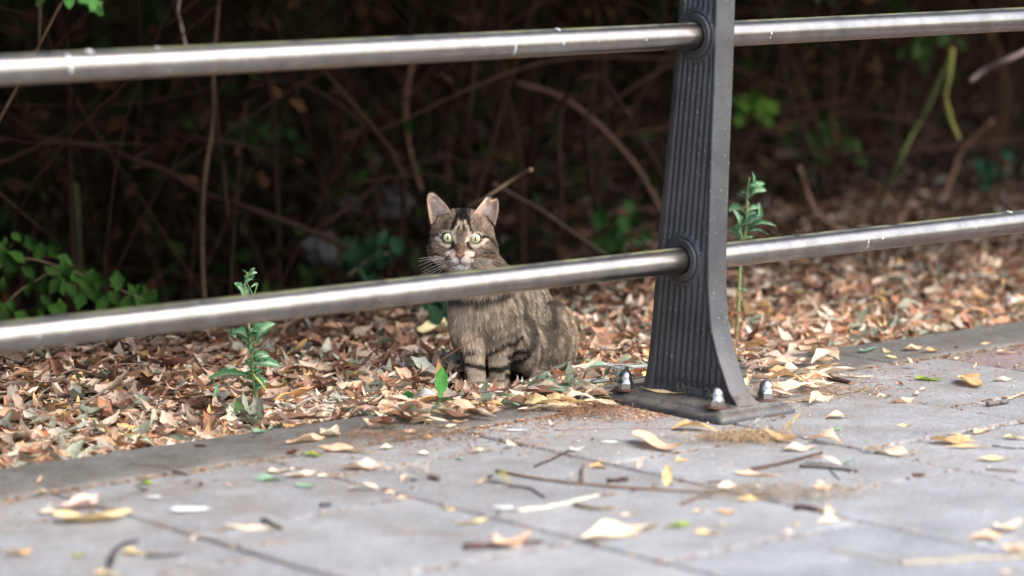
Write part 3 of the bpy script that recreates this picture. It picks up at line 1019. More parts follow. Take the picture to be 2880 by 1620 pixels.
o = scatter(len(x), x, y, gz(x, y) + .006 + h, sz, .33, litter_color(len(x), y, rs), 'leaf_litter', M_dry, rs)
tag(o, 'carpet of dry fallen willow leaves covering the soil behind the kerb', 'leaf litter', kind='stuff')
x, y = litter_pts(9000, 1.6, 4.2, .7, rs, .2, 8)
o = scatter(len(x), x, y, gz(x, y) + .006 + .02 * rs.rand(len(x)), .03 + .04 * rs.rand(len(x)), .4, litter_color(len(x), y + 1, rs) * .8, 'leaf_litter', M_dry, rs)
tag(o, 'darker leaf litter further back under the bushes on the right', 'leaf litter', kind='stuff')

A_ = Acc()
for i in range(420):
    x_ = R.uniform(-1.6, 3); y_ = YK1 + .03 + R.random() * 1.1
    a = R.uniform(-1, 1); L = R.uniform(.03, .18); z_ = float(gz(x_, y_)) + R.uniform(.015, .04)
    P = catmull([(x_, y_, z_), (x_ + math.cos(a) * L * .5, y_ + math.sin(a) * L * .5, z_ + R.uniform(-.003, .015)), (x_ + math.cos(a) * L, y_ + math.sin(a) * L, z_ - .005)], 3)
    if abs(x_) < .3 and y_ > .35: continue
    V, F = tube(P, R.uniform(.0006, .0020), .0006, 5, .4)
    A_.add(V, quads(F), np.array((.16, .10, .065)) * R.uniform(.4, 2.0))
tag(A_.build('litter_twigs', M_twig), 'thin dry stalks mixed into the leaf litter', 'twigs', kind='stuff')

# the largest litter leaves along the kerb, one by one
cand = []
for i in range(170):
    s = R.uniform(-1.35, 1.0); t = YK1 + .045 + R.random() ** 1.3 * .38
    if abs(s + .06) < .17 and .28 < t < .85: continue
    cand.append((s, t))
for (s, t) in cand:
    a = R.uniform(0, 2 * math.pi); L = R.uniform(.042, .068)
    z = float(gz(s, t)) + R.uniform(.022, .034)
    p = np.array([s, t, z]); q = p + np.array([math.cos(a) * L, math.sin(a) * L, R.uniform(-.008, .014)])
    if q[1] < YK1 + .005: q[1] = YK1 + .01
    nm, c = R.choice([('pinkish tan', (.53, .36, .28)), ('pale buff', (.58, .46, .34)), ('rust brown', (.42, .21, .11)), ('grey green', (.33, .35, .27)), ('sage green', (.26, .29, .20)), ('tan', (.48, .31, .19))])
    V, F, C, mid = place_leaf(p, q, L * R.uniform(.24, .36), np.array(c) * R.uniform(.85, 1.1), R.uniform(-.5, .6), R.uniform(.2, .9), R.uniform(-1.2, 1.2), R.uniform(-.3, .3), R.uniform(.3, .8), R.uniform(-.7, .7))
    zn = [(-1.15, 'at the far left edge'), (-.95, 'far left below the rail'), (-.75, 'well left of the left weed'), (-.6, 'just left of the left weed'), (-.45, 'just right of the left weed'), (-.3, 'right of the left weed'), (-.12, 'just left of the cat'), (.2, 'just right of the cat'), (.45, 'behind the post'), (.62, 'by the right weed'), (9, 'right of the right weed')]
    w = [b for a, b in zn if s < a][0]
    szw = 'large' if L > .060 else ('small' if L < .050 else 'mid sized')
    dw = 'touching the kerb' if t < YK1 + .09 else ('near the kerb' if t < YK1 + .22 else 'deeper in the litter')
    lb = szw.replace('mid sized', 'middling') + ' ' + nm + ' leaf ' + dw + ', ' + w
    tag(mesh_obj('litter_leaf', V, F, M_dry, None, C, origin=mid), lb, 'leaf', lb.replace(' leaf ', ' leaves '))

# a pale broken stick-like leaf left of the cat, a yellow leaf in the litter
def put_leaf(name, p, q, wr, c, label, mat=None, **kw):
    L = np.linalg.norm(np.array(q) - np.array(p))
    V, F, C, mid = place_leaf(p, q, L * wr, np.array(c), **kw)
    return tag(mesh_obj(name, V, F, mat or M_dry, None, C, origin=mid), label, 'leaf')


put_leaf('litter_leaf', D(1065, 845, 5.75), D(1118, 806, 5.9), .34, (.55, .50, .28), 'large pale yellow leaf lying in the litter left of the cat', curl=.1)
put_leaf('litter_leaf', D(1450, 955, 5.25), D(1492, 938, 5.25), .4, (.62, .48, .18), 'yellow leaf among the withered sprig right of the cat', curl=.2)
put_leaf('litter_leaf', D(410, 935, 5.3), D(432, 962, 5.3), .4, (.55, .38, .05), 'bright yellow and green leaf upright in the litter left of the left weed', curl=.2)
put_leaf('litter_leaf', D(700, 955, 5.3), D(760, 985, 5.3), .3, (.22, .26, .08), 'olive green leaf in the litter right of the left weed', curl=.2)

# ------------------------------------------------------------------ crumbs, specks, grass wisps
def blobs(n, xs_, ys_, zs_, size, cols, rnd, name, mat, aspect=1.0):
    ico = np.array([(0, 0, 1), (.9, 0, .1), (.2, .85, -.1), (-.75, .5, .1), (-.7, -.55, -.1), (.25, -.85, .1), (0, 0, -.8)])
    f = np.array([(0, 1, 2), (0, 2, 3), (0, 3, 4), (0, 4, 5), (0, 5, 1), (6, 2, 1), (6, 3, 2), (6, 4, 3), (6, 5, 4), (6, 1, 5)])
    a = rnd.rand(n) * 6.28
    V = ico[None] * size[:, None, None] * np.stack([np.full(n, 1.0) + aspect * rnd.rand(n), .6 + .4 * rnd.rand(n), .35 + .4 * rnd.rand(n)], 1)[:, None, :]
    X = V[:, :, 0] * np.cos(a)[:, None] - V[:, :, 1] * np.sin(a)[:, None]; Y = V[:, :, 0] * np.sin(a)[:, None] + V[:, :, 1] * np.cos(a)[:, None]
    W = np.stack([X + xs_[:, None], Y + ys_[:, None], V[:, :, 2] + zs_[:, None]], 2).reshape(-1, 3)
    F = (f[None] + (np.arange(n) * 7)[:, None, None]).reshape(-1, 3)
    return mesh_obj(name, W, F, mat, None, np.repeat(cols, 7, 0))


def pave_pts(n, rnd, y0=-2.6, y1=YK1):
    x = rnd.rand(n * 5) * 6 - 3; y = y0 + (y1 - y0) * rnd.rand(n * 5)
    ok = in_view(x, y, .4)
    return x[ok][:n], y[ok][:n]


rs = np.random.RandomState(21)
x, y = pave_pts(3600, rs)
keep = rs.rand(len(x)) < .25 + .75 * np.exp(-np.abs(y - .1) / .35)
x, y = x[keep], y[keep]
cc = np.array([(.55, .5, .42), (.12, .07, .045), (.30, .19, .11), (.07, .05, .04), (.42, .30, .18)])[rs.randint(0, 5, len(x))]
o = blobs(len(x), x, y, np.full(len(x), .001), .0007 + .0013 * rs.rand(len(x)) ** 2, cc, rs, 'debris_crumbs', M_crumb, 1.5)
tag(o, 'tiny crumbs of bark and seed strewn over the paving', 'crumbs', kind='stuff')
x, y = pave_pts(420, rs)
cc = np.tile(np.array([(.72, .70, .62)]), (len(x), 1)) * (.8 + .3 * rs.rand(len(x)))[:, None]
o = blobs(len(x), x, y, np.full(len(x), .0015), .0016 + .0018 * rs.rand(len(x)), cc, rs, 'pale_grit', M_crumb, .4)
tag(o, 'small pale grit specks strewn over the paving', 'grit', kind='stuff')
# debris caught in the joints and against the foot
jx, jy = [], []
for i in range(-6, 9):
    x0 = -.076 + i * PX
    m_ = 260
    t = rs.rand(m_) * 2.2 - 2.0
    jx.append(x0 + rs.randn(m_) * .004); jy.append(t)
for yy_, n_ in ((YK0, 1800),):
    jx.append(rs.rand(n_) * 4 - 2); jy.append(yy_ + rs.randn(n_) * .012)
for i in range(-6, 9):
    x0 = -.076 + i * PX
    t0 = YK0 if i % 2 else YK0 - .163
    for kk in range(5):
        m_ = 70
        jx.append(x0 + rs.rand(m_) * PX); jy.append(t0 - kk * PY + rs.randn(m_) * .004)
for (cx_, cy_, n_, s_) in ((-.12, -.05, 250, .03), (-.45, -.02, 330, .07), (.15, -.1, 700, .07), (.35, .0, 500, .08), (.02, -.215, 500, .018), (-.125, -.04, 700, .022), (-.13, .06, 500, .03), (-.32, .12, 1200, .06), (-.2, .02, 500, .05), (.10, -.15, 400, .03), (.85, .03, 400, .09), (-.30, -.12, 200, .06)):
    jx.append(cx_ + rs.randn(n_) * s_ * 1.6); jy.append(cy_ + rs.randn(n_) * s_)
jx, jy = np.concatenate(jx), np.concatenate(jy)
ok = (jy < YK1 - .01) & ~((jx > -.10) & (jx < .06) & (jy > -.19) & (jy < .115)); jx, jy = jx[ok], jy[ok]
cc = np.array([(.33, .19, .11), (.12, .07, .045), (.22, .12, .07), (.45, .33, .2), (.28, .13, .08)])[rs.randint(0, 5, len(jx))]
o = blobs(len(jx), jx, jy, np.full(len(jx), .0), .0008 + .0024 * rs.rand(len(jx)) ** 1.8, cc, rs, 'debris_crumbs', M_crumb, 3.0)
tag(o, 'brown shreds and crumbs caught in the paving joints and round the post foot', 'crumbs', kind='stuff')


# small torn leaf scraps on the paving, thicker by the kerb
x, y = pave_pts(900, rs)
keep = (rs.rand(len(x)) < .12 + .9 * np.exp(-np.abs(y - .08) / .16)) & ~((x > -.12) & (x < .08) & (y > -.21) & (y < .13))
x, y = x[keep], y[keep]
pc = np.array([PAL['cream'], PAL['peach'], PAL['brown'], PAL['pink'], PAL['yellow'], PAL['redbrown'], PAL['sage']])
o = scatter(len(x), x, y, np.full(len(x), .003), .010 + .022 * rs.rand(len(x)) ** 2, .22, pc[rs.randint(0, 7, len(x))] * .9, 'leaf_scraps', M_dry, rs)
tag(o, 'small torn leaf scraps strewn over the paving and kerb', 'leaf scraps', kind='stuff')


def wisps(name, px, py, n, spread, colr, label, ln=.03, z=.0, asp=2.0):
    c = onz(px, py, 0); A_ = Acc()
    for i in range(n):
        p = c + RGT * R.gauss(0, spread * asp) + FWD * R.gauss(0, spread)
        a = R.uniform(0, 6.28); L = R.uniform(.4, 1.2) * ln
        d = np.array([math.cos(a), math.sin(a), 0]) * L
        zz0 = R.uniform(.001, .012) + z
        P = catmull([p + [0, 0, zz0], p + d * .5 + [R.gauss(0, .003), R.gauss(0, .003), zz0 + R.uniform(0, .007)], p + d + [0, 0, zz0 * .3]], 4)
        V, F = tube(P, .0005, .0003, 4)
        A_.add(V, quads(F), np.array(colr) * R.uniform(.6, 1.3))
    return tag(A_.build(name, M_twig), label, 'dry grass', kind='stuff')


wisps('dry_grass_wisps', 2085, 1238, 420, .022, (.46, .33, .20), 'nest of dry straw wisps in front of the post foot', asp=1.7)
wisps('dry_grass_wisps', 2220, 1395, 190, .030, (.36, .27, .18), 'loose dry grass wisps further forward, right of the long twig')
wisps('dry_grass_wisps', 1120, 1235, 150, .03, (.30, .17, .10), 'brown fibre shreds in front of the kerb leaf cluster')
wisps('dry_grass_wisps', 1640, 1170, 110, .02, (.30, .17, .10), 'brown fibre shreds along the left of the base plate')
wisps('dry_grass_wisps', 1660, 1150, 90, .014, (.26, .14, .08), 'reddish brown shreds at the left corner of the iron foot')
wisps('dry_grass_wisps', 2330, 1110, 200, .035, (.40, .27, .17), 'straw shreds among leaves right of the post foot')
wisps('dry_grass_wisps', 1130, 1330, 40, .015, (.55, .48, .38), 'pale tuft of fibres left of the small dark twig stub', ln=.02)

# ------------------------------------------------------------------ twigs on the paving
def ground_twig(name, pts, r0, r1, c, label, z=None, cat='twig', n=7):
    P = []
    for i, (px, py) in enumerate(pts):
        zz0 = (z[i] if z else 0.0) + max(r0, r1) * .9
        P.append(onz(px, py, zz0))
    P = catmull(P, 6); o0 = P.mean(0)
    P = P + np.array([[R.gauss(0, r0 * .25), R.gauss(0, r0 * .25), 0] for _ in P])
    V, F = tube(P, r0, r1, n, .5)
    return tag(mesh_obj(name, V, quads(F), M_twig, None, np.tile(np.array(c), (len(V), 1)), origin=o0), label, cat)


ground_twig('twig', [(1397, 1324), (1520, 1347), (1700, 1366), (1950, 1383), (2170, 1394)], .0026, .0018, (.22, .14, .09), 'long thin brown twig lying across the middle of the paving')
ground_twig('bark_strip', [(2111, 1322), (2200, 1303), (2315, 1272)], .0035, .002, (.085, .05, .04), 'dark bark strip pointing up right in front of the dry straw', cat='bark')
ground_twig('twig', [(2250, 1312), (2330, 1316), (2412, 1326)], .0028, .0022, (.06, .04, .035), 'dark curved stick under the pinkish white leaf')
ground_twig('twig', [(2330, 1318), (2350, 1338), (2362, 1350)], .0014, .001, (.06, .04, .035), 'thin dark side shoot below the dark curved stick')
ground_twig('twig', [(369, 1307), (450, 1316), (532, 1337)], .0022, .0016, (.10, .07, .055), 'dark twig lying near the kerb at the left')
ground_twig('twig', [(411, 1563), (460, 1562), (512, 1556)], .0026, .0012, (.05, .03, .025), 'dark stub pointing right from the yellow leaf at bottom left')
ground_twig('twig', [(310, 1590), (318, 1560), (345, 1530), (392, 1520)], .0040, .0018, (.055, .035, .03), 'dark knobbly twig cluster beside the yellow leaf at bottom left')
ground_twig('twig', [(2532, 1584), (2650, 1578), (2760, 1570), (2900, 1566)], .0034, .003, (.42, .35, .26), 'thick pale twig at the bottom right')
ground_twig('twig', [(2335, 1550), (2420, 1562), (2513, 1584)], .0018, .0016, (.33, .27, .2), 'thin blurred twig meeting the thick pale twig at the bottom right')
ground_twig('bark_strip', [(1305, 1538), (1410, 1534), (1527, 1522)], .0050, .002, (.10, .055, .045), 'brown bark piece under the peach leaf in the foreground', cat='bark')
ground_twig('twig', [(1503, 1312), (1555, 1290), (1602, 1266)], .0016, .0022, (.05, .035, .03), 'short dark stick below the whitish scrap')
ground_twig('twig', [(1430, 1366), (1490, 1373), (1531, 1399)], .0020, .0010, (.06, .04, .03), 'dark hooked stalk of the curled olive leaf')
ground_twig('twig', [(2322, 1060), (2360, 1068), (2395, 1077)], .0042, .0036, (.12, .07, .05), 'short thick brown stick right of the post')
ground_twig('twig', [(2777, 1136), (2810, 1131), (2836, 1128)], .0045, .0035, (.16, .14, .13), 'rough grey stick stub at the right edge of the upper slab')
ground_twig('twig', [(2830, 1124), (2860, 1112), (2890, 1100)], .0018, .0014, (.50, .40, .27), 'pale straw stalk leading off the rough grey stub')
ground_twig('twig', [(1560, 1211), (1700, 1206), (1890, 1206)], .0007, .0006, (.20, .11, .08), 'hair thin brown stalk in front of the base plate')
ground_twig('twig', [(1991, 1358), (2025, 1356), (2056, 1358)], .0024, .0020, (.10, .05, .045), 'short dark stub above the long thin brown twig')
ground_twig('twig', [(2236, 1428), (2265, 1428), (2296, 1432)], .0042, .0032, (.06, .035, .03), 'thick dark stub beside the upright cream leaf')
ground_twig('twig', [(2296, 1432), (2318, 1436), (2334, 1436)], .0032, .0026, (.32, .21, .15), 'light brown stub joined to the thick dark one')
ground_twig('twig', [(2790, 1253), (2840, 1260), (2890, 1262)], .0013, .001, (.05, .04, .04), 'thin dark stalk at the right edge below the joint')
ground_twig('twig', [(1074, 1501), (1200, 1500), (1351, 1504)], .0013, .001, (.22, .14, .10), 'blurred thin twig in the centre foreground')
ground_twig('twig', [(1390, 1428), (1440, 1430)], .0034, .0034, (.62, .62, .58), 'short whitish peeled stick in the centre foreground', cat='stick')
ground_twig('twig', [(1450, 1436), (1550, 1424), (1684, 1392)], .0032, .0022, (.58, .56, .48), 'longer whitish peeled stick right beside the short one', cat='stick')
ground_twig('twig', [(1610, 1418), (1670, 1428), (1725, 1428)], .0040, .0016, (.22, .16, .11), 'brown pointed husk right of the peeled sticks', cat='husk')
ground_twig('twig', [(1208, 1340), (1236, 1346)], .0042, .0042, (.18, .13, .10), 'short brown twig stub in the centre paving')
ground_twig('twig', [(1637, 1352), (1638, 1312)], .0030, .0026, (.16, .11, .09), 'small upright brown stub left of the orange brown triangle')
ground_twig('twig', [(1712, 1352), (1765, 1347)], .0036, .0030, (.06, .035, .03), 'short dark stub at the left end of the foot shadow')
ground_twig('twig', [(2566, 1334), (2604, 1336)], .0028, .0020, (.14, .06, .05), 'small red brown chip on the right paving')
ground_twig('twig', [(2775, 1319), (2862, 1326)], .0015, .0012, (.16, .09, .06), 'thin brown stalk on the right paving below the slender yellow leaf')
ground_twig('twig', [(1920, 1418), (1960, 1400), (2005, 1398)], .0028, .0012, (.14, .09, .07), 'brown scrap beside the small ochre leaf')
ground_twig('twig', [(740, 1530), (820, 1520)], .0024, .0010, (.30, .24, .16), 'pale blurred stalk at the bottom left joint')
ground_twig('twig', [(740, 1460), (760, 1470), (790, 1485)], .0032, .0022, (.07, .05, .045), 'dark brown crumb of bark above the crescent leaf')
ground_twig('twig', [(899, 1420), (930, 1418)], .0030, .0024, (.06, .05, .05), 'small dark chip on the left paving')

# bird droppings on the slabs: thin irregular splats
def splat(px, py, r, asp, label):
    c = onz(px, py, .0); n_ = 26; V = [c + [0, 0, .0032]]; F = []
    rr = [r * R.uniform(.55, 1.2) for _ in range(n_)]
    for i in range(n_):
        a = 2 * math.pi * i / n_
        q = (rr[i] + rr[i - 1]) / 2
        V.append(c + RGT * math.cos(a) * q * asp + FWD * math.sin(a) * q + [0, 0, .0018])
        V[-1] = V[-1] * 1.0
    for i in range(n_): F.append((0, 1 + i, 1 + (i + 1) % n_))
    tag(mesh_obj('bird_dropping', np.array(V) - c, F, M_white, origin=None), label, 'bird dropping').location = c


splat(532, 1434, .016, 1.9, 'white splash of bird dropping on the left paving')
splat(1712, 1245, .008, 1.8, 'small bluish white dropping on the slab left of the post foot')
splat(1445, 1212, .006, 2.6, 'thin white smear on the slab below the leaf heap')
splat(430, 1400, .006, 2.5, 'faint pale smear on the paving left of the white splash')


# ------------------------------------------------------------------ weeds
def jag_leaf(L, W, colr, droop=.3, fold=.4, lobes=4, rib=(.30, .42, .26), rnd=R, hook=0.0, rows=17):
    """prickly lettuce leaf: lobed jagged edge, pale midrib; along +x, up +z"""
    V = []; C = []
    colr = np.array(colr)
    for i in range(rows):
        t = i / (rows - 1)
        env = math.sin(math.pi * (t * .92 + .05)) ** .7
        lob = .62 + .38 * abs(math.sin(t * math.pi * lobes + .4)) + (.12 if i % 2 else -.06)
        w = W * .5 * env * lob if t < .995 else .0004
        x = t * L
        z = -droop * L * t * t + .18 * L * math.sin(t * math.pi)
        y0 = hook * L * t * t
        for s in (-1, -.5, -.12, .12, .5, 1):
            j = (rnd.random() - .5) * .25 if abs(s) == 1 else 0
            V.append((x + (j * .1 + (.05 if abs(s) == 1 and i % 2 else 0)) * W, y0 + s * w * (1 + j) * math.cos(fold), z + abs(s) * w * math.sin(fold)))
            c = np.array(rib) if abs(s) < .2 else colr * (1 + .25 * (rnd.random() - .5))
            C.append(c)
    return np.array(V), grid_faces(rows, 6), np.clip(np.array(C), 0, 1)


def leaf_between(parent, p, q, W, colr, droop=.2, fold=.4, roll=0, lobes=4, origin=None, hook=0, name='leaf', rib=(.30, .42, .26)):
    p = np.asarray(p, float); q = np.asarray(q, float)
    L = np.linalg.norm(q - p)
    V, F, C = jag_leaf(L, W, colr, droop, fold, lobes, rib, hook=hook)
    V[:, 2] -= np.linspace(0, 1, 17).repeat(6) * (V[-3, 2])        # keep the tip on target
    ex = (q - p) / L
    up = np.array([0, 0, 1.0]) if abs(ex[2]) < .85 else -FWD
    ey = np.cross(up, ex); ey /= np.linalg.norm(ey); ez = np.cross(ex, ey)
    ey, ez = ey * math.cos(roll) + ez * math.sin(roll), ez * math.cos(roll) - ey * math.sin(roll)
    W_ = V[:, :1] * ex + V[:, 1:2] * ey + V[:, 2:3] * ez + p
    if origin is not None: W_ = W_ - origin
    return mesh_obj(name, W_, F, M_green, parent, C)


WG = (.065, .19, .085)
# right weed, behind the rail
DR = 5.66
b0 = atd(2074, 1010, DR); b0[2] = float(gz(b0[0], b0[1]))
weedR = tag(empty('weed', b0), 'tall prickly green weed rising behind the lower rail right of the post', 'weed')
z4 = lambda x, y, d=DR: atd(2000 + x / 2.416, 450 + y / 2.416, d)
stem = catmull([z4(165, 1335), z4(165, 1220), z4(180, 1080), z4(190, 900), z4(195, 760), z4(212, 600), z4(235, 500), z4(243, 380), z4(243, 300), z4(250, 200), z4(262, 120)], 5)
V, F = tube(stem - b0, .0042, .0014, 8, .15)
hgt = np.concatenate([np.repeat(np.linspace(0, 1, len(stem)), 8), [0, 1]])
C = np.array([(.36, .27, .14)])[0] * (1 - np.clip(hgt * 2.5, 0, 1))[:, None] + np.array([(.26, .34, .13)])[0] * np.clip(hgt * 2.5, 0, 1)[:, None]
mesh_obj('stem', V, quads(F), M_green, weedR, C)
for (x0, y0, x1, y1, w, dd, ro, dr) in (
        (215, 540, 165, 445, 34, -.02, .9, .1), (218, 530, 250, 425, 34, -.03, 1.0, .1), (235, 495, 445, 455, 30, -.01, .3, .1),
        (240, 490, 400, 520, 22, .02, .2, -.2), (250, 470, 345, 385, 44, 0, .8, .3), (240, 350, 345, 375, 30, .04, .5, .1), (258, 455, 318, 285, 34, -.01, 1.0, .0),
        (228, 340, 118, 350, 44, 0, .9, -.3), (150, 340, 160, 485, 36, .01, -.9, .3), (240, 290, 170, 235, 20, .01, .5, .2),
        (262, 260, 375, 210, 44, -.01, .8, .4), (262, 230, 362, 160, 26, .02, .8, .3), (250, 200, 310, 155, 20, .03, .9, 0),
        (248, 190, 278, 80, 20, 0, 1.1, .1), (195, 540, 95, 490, 30, -.02, .5, .2), (205, 900, 245, 885, 16, 0, .6, .1), (192, 895, 218, 870, 12, .0, .6, 0)):
    leaf_between(weedR, z4(x0, y0), z4(x1, y1, DR + dd), w / 2.416 / 8527 * DR * 2.3, np.array(WG) * R.uniform(.85, 1.25), dr, .5, ro, origin=b0)
def stem_leaves(root, pts, o0, n, lo, hi):
    pts = catmull(pts, 4)
    for i in range(n):
        p = pts[int((lo + (hi - lo) * (i + R.random()) / n) * (len(pts) - 1))]
        a = R.uniform(0, 6.28); L = R.uniform(.012, .026)
        d = RGT * math.cos(a) + FWD * .6 * math.sin(a) + UPV * R.uniform(.2, 1.0)
        q = p + d / np.linalg.norm(d) * L
        leaf_between(root, p, q, L * R.uniform(.45, .7), np.array(WG) * R.uniform(.7, 1.3), R.uniform(-.2, .4), .4, R.uniform(.3, 1.2), origin=o0, lobes=3)


stem_leaves(weedR, [z4(212, 600), z4(243, 380), z4(262, 130)], b0, 14, 0, 1)
for (pts) in ([(180, 900), (150, 1010), (140, 1100), (170, 1160)], [(190, 1030), (212, 1090), (195, 1170), (165, 1180)], [(185, 1040), (130, 1050), (120, 1100)], [(160, 1250), (150, 1300), (172, 1370)]):
    V, F = tube(catmull([z4(x, y, DR - .01) for x, y in pts], 5) - b0, .0018, .0008, 5, .5)
    mesh_obj('withered_leaf', V, quads(F), M_twig, weedR, np.tile([.34, .17, .08], (len(V), 1)))
A_ = Acc()
for i in range(30):
    p = z4(243 + R.gauss(0, 6), 310 + R.gauss(0, 18)); q = p + np.array([R.gauss(0, .004), R.gauss(0, .004), R.gauss(0, .004)])
    V, F = tube([p, (p + q) / 2, q], .0006, .0003, 4); A_.add(V - b0, quads(F), (.40, .30, .16))
A_.build('seed_tuft', M_twig, weedR)

# left weed
DL = 5.02
b1 = atd(733, 1183, DL); b1[2] = float(gz(b1[0], b1[1])) + .01
weedL = tag(empty('weed', b1), 'spiny green weed in the litter crossing the lower rail left of the cat', 'weed')
z5 = lambda x, y, d=DL: atd(550 + x / 3.083, 730 + y / 3.083, d)
stem = catmull([z5(562, 1395), z5(545, 1290), z5(520, 1150), z5(500, 1020), z5(497, 900), z5(480, 750), z5(465, 600), z5(440, 430), z5(425, 280), z5(432, 190), z5(455, 110)], 5)
V, F = tube(stem - b1, .0036, .0013, 8, .15)
mesh_obj('stem', V, quads(F), M_green, weedL, np.tile([.22, .32, .10], (len(V), 1)))
V, F = tube(catmull([z5(505, 325), z5(470, 250), z5(435, 190)], 4) - b1, .0009, .0007, 6); mesh_obj('side_stem', V, quads(F), M_green, weedL, np.tile([.2, .34, .14], (len(V), 1)))
V, F = tube(catmull([z5(503, 325), z5(522, 260), z5(535, 205)], 4) - b1, .0009, .0016, 6); mesh_obj('side_stem', V, quads(F), M_green, weedL, np.tile([.2, .34, .14], (len(V), 1)))
for (x0, y0, x1, y1, w, dd, ro, dr) in (
        (460, 1010, 110, 1040, 74, -.02, .75, -.42), (120, 1030, 145, 1195, 52, -.02, -1.0, .1), (500, 990, 612, 1120, 26, -.01, .7, -.5),
        (520, 1170, 615, 1095, 46, -.01, .9, .2), (500, 900, 735, 925, 60, 0, .8, -.3), (510, 870, 640, 840, 56, .01, .9, .1), (480, 900, 440, 870, 30, -.01, .9, .1),
        (490, 860, 545, 770, 36, -.01, .9, .1), (460, 770, 395, 690, 50, 0, .9, .1), (450, 680, 330, 640, 70, -.01, .9, .1), (350, 680, 325, 600, 40, -.01, .9, 0),
        (530, 720, 690, 555, 80, 0, .9, .2), (500, 640, 600, 590, 60, .01, .8, .2), (475, 660, 520, 600, 40, .0, 1.0, .2), (460, 1000, 450, 930, 30, .0, 1.0, .2), (540, 690, 460, 680, 32, -.01, .5, .2),
        (410, 340, 335, 205, 62, 0, 1.0, .1), (440, 180, 495, 80, 30, 0, 1.1, .1), (450, 150, 405, 90, 14, 0, .9, .1), (470, 110, 518, 75, 12, 0, .9, .1), (410, 340, 435, 230, 30, .02, 1.0, 0), (480, 240, 545, 225, 18, .02, .7, .1)):
    leaf_between(weedL, z5(x0, y0), z5(x1, y1, DL + dd), w / 3.083 / 8527 * DL * 2.1, np.array(WG) * R.uniform(.85, 1.2), dr, .5, ro, origin=b1)
stem_leaves(weedL, [z5(520, 1150), z5(500, 1020), z5(490, 850), z5(465, 600)], b1, 22, .05, 1)
stem_leaves(weedL, [z5(425, 280), z5(455, 110)], b1, 4, 0, 1)
leaf_between(weedL, z5(500, 990, DL - .02), z5(615, 1140, DL - .02), .004, (.5, .42, .05), -.7, .5, .6, origin=b1, name='yellowed_leaf', rib=(.45, .4, .1))
put_leaf('litter_leaf', z5(400, 1350, 4.98), z5(345, 1215, 4.98), .62, (.07, .15, .04), 'dark olive green leaf standing on end beside the left weed', M_green, curl=.1, fold=.15, roll=.3, wave=.1)
put_leaf('litter_leaf', z5(450, 1350, 5.0), z5(400, 1140, 5.02), .30, (.30, .32, .24), 'grey green withered leaf hanging behind the stem of the left weed', curl=.2, roll=.4)

# green shoot in front of the cat
DS = 5.02
s0 = onz(1238, 1140, .0)
shoot = tag(empty('weed', s0), 'small bright green shoot with one upright leaf in front of the cat', 'weed')
r6 = lambda x, y, d=4.99: atd(750 + x / 2.163, 950 + y / 2.163, d)
V, F = tube(catmull([r6(1025, 420), r6(1050, 385), r6(1062, 362)], 4) - s0, .0016, .0014, 7); mesh_obj('stem', V, quads(F), M_green, shoot, np.tile([.16, .30, .08], (len(V), 1)))
for (a, b, wr, cc, kw) in (((1058, 370), (1068, 172), .40, (.10, .34, .07), dict(curl=.1, fold=.15, roll=.15, wave=.25)),
                       ((1050, 378), (1158, 382), .36, (.09, .30, .07), dict(curl=-.3, fold=.3, roll=-.6)),
                       ((925, 368), (800, 350), .48, (.06, .24, .05), dict(curl=-.4, fold=.2, roll=.8)),
                       ((690, 440), (672, 378), .40, (.08, .24, .09), dict(curl=.1, fold=.3, roll=.3))):
    p, q = r6(*a), r6(*b); L = np.linalg.norm(q - p)
    V, F, C, mid = place_leaf(p, q, L * wr, np.array(cc), twist=.2, cols=7, rows=13, tipc=None, shape=.8, **kw) if False else place_leaf(p, q, L * wr, np.array(cc), twist=.2, shape=1.15, **kw)
    mesh_obj('leaf', V - s0, F, M_green, shoot, C)

# thin arching stems in front of the cat
def arc(name, P, r0, r1, c, label, cat='stem', mat=None, n=6, wob=.3):
    P = catmull(P, 7); o0 = P[0].copy()
    V, F = tube(P - o0, r0, r1, n, wob)
    return tag(mesh_obj(name, V, quads(F), mat or M_twig, None, np.tile(np.array(c), (len(V), 1)), origin=None), label, cat), o0


def arc_put(*a, **k):
    o, o0 = arc(*a, **k); o.location = o0; return o


ar = arc_put('dry_stem', [atd(730, 1165, 4.93), atd(900, 1140, 4.93), atd(1035, 1112, 4.94), atd(1170, 1055, 4.97), atd(1300, 974, 5.02), atd(1362, 933, 5.06)], .0014, .0006, (.17, .07, .04), 'reddish dry stem arching up from the litter across the cat')
for q in ((1170, 1055), (1310, 968)):
    p = atd(*q, 5.0) - atd(730, 1165, 4.93)
    V, F = tube([p, p + [0, 0, .007], p + [-.003, .002, .013]], .0011, .0005, 5); mesh_obj('bud', V, quads(F), M_twig, ar, np.tile([.35, .25, .18], (len(V), 1)))
arc_put('dry_stem', [atd(1060, 1170, 4.95), atd(1250, 1120, 4.97), atd(1340, 1108, 4.97), atd(1430, 1092, 5.0)], .0010, .0007, (.06, .04, .04), 'thin dark stem lying on the leaves before the cat paws')
arc_put('dry_stem', [atd(1336, 1147, 4.96), atd(1440, 1090, 4.97), atd(1560, 1030, 5.0), atd(1640, 1000, 5.02), atd(1700, 984, 5.03), atd(1765, 992, 5.04), atd(1822, 1020, 5.05)], .0010, .0007, (.11, .07, .06), 'thin dark stem bowing over from the leaf heap to the post')
arc_put('dry_stem', [atd(1500, 1075, 5.0), atd(1620, 1048, 5.0), atd(1720, 1030, 5.03), atd(1815, 1023, 5.05)], .0008, .0006, (.16, .09, .07), 'straight thin stem running low from the cat to the post')
arc_put('dry_stem', [atd(100, 1160, 4.9), atd(110, 1115, 4.92), atd(140, 1090, 4.93), atd(172, 1082, 4.93)], .0008, .0004, (.40, .34, .28), 'thin pale curved stalk standing in the litter at the far left')
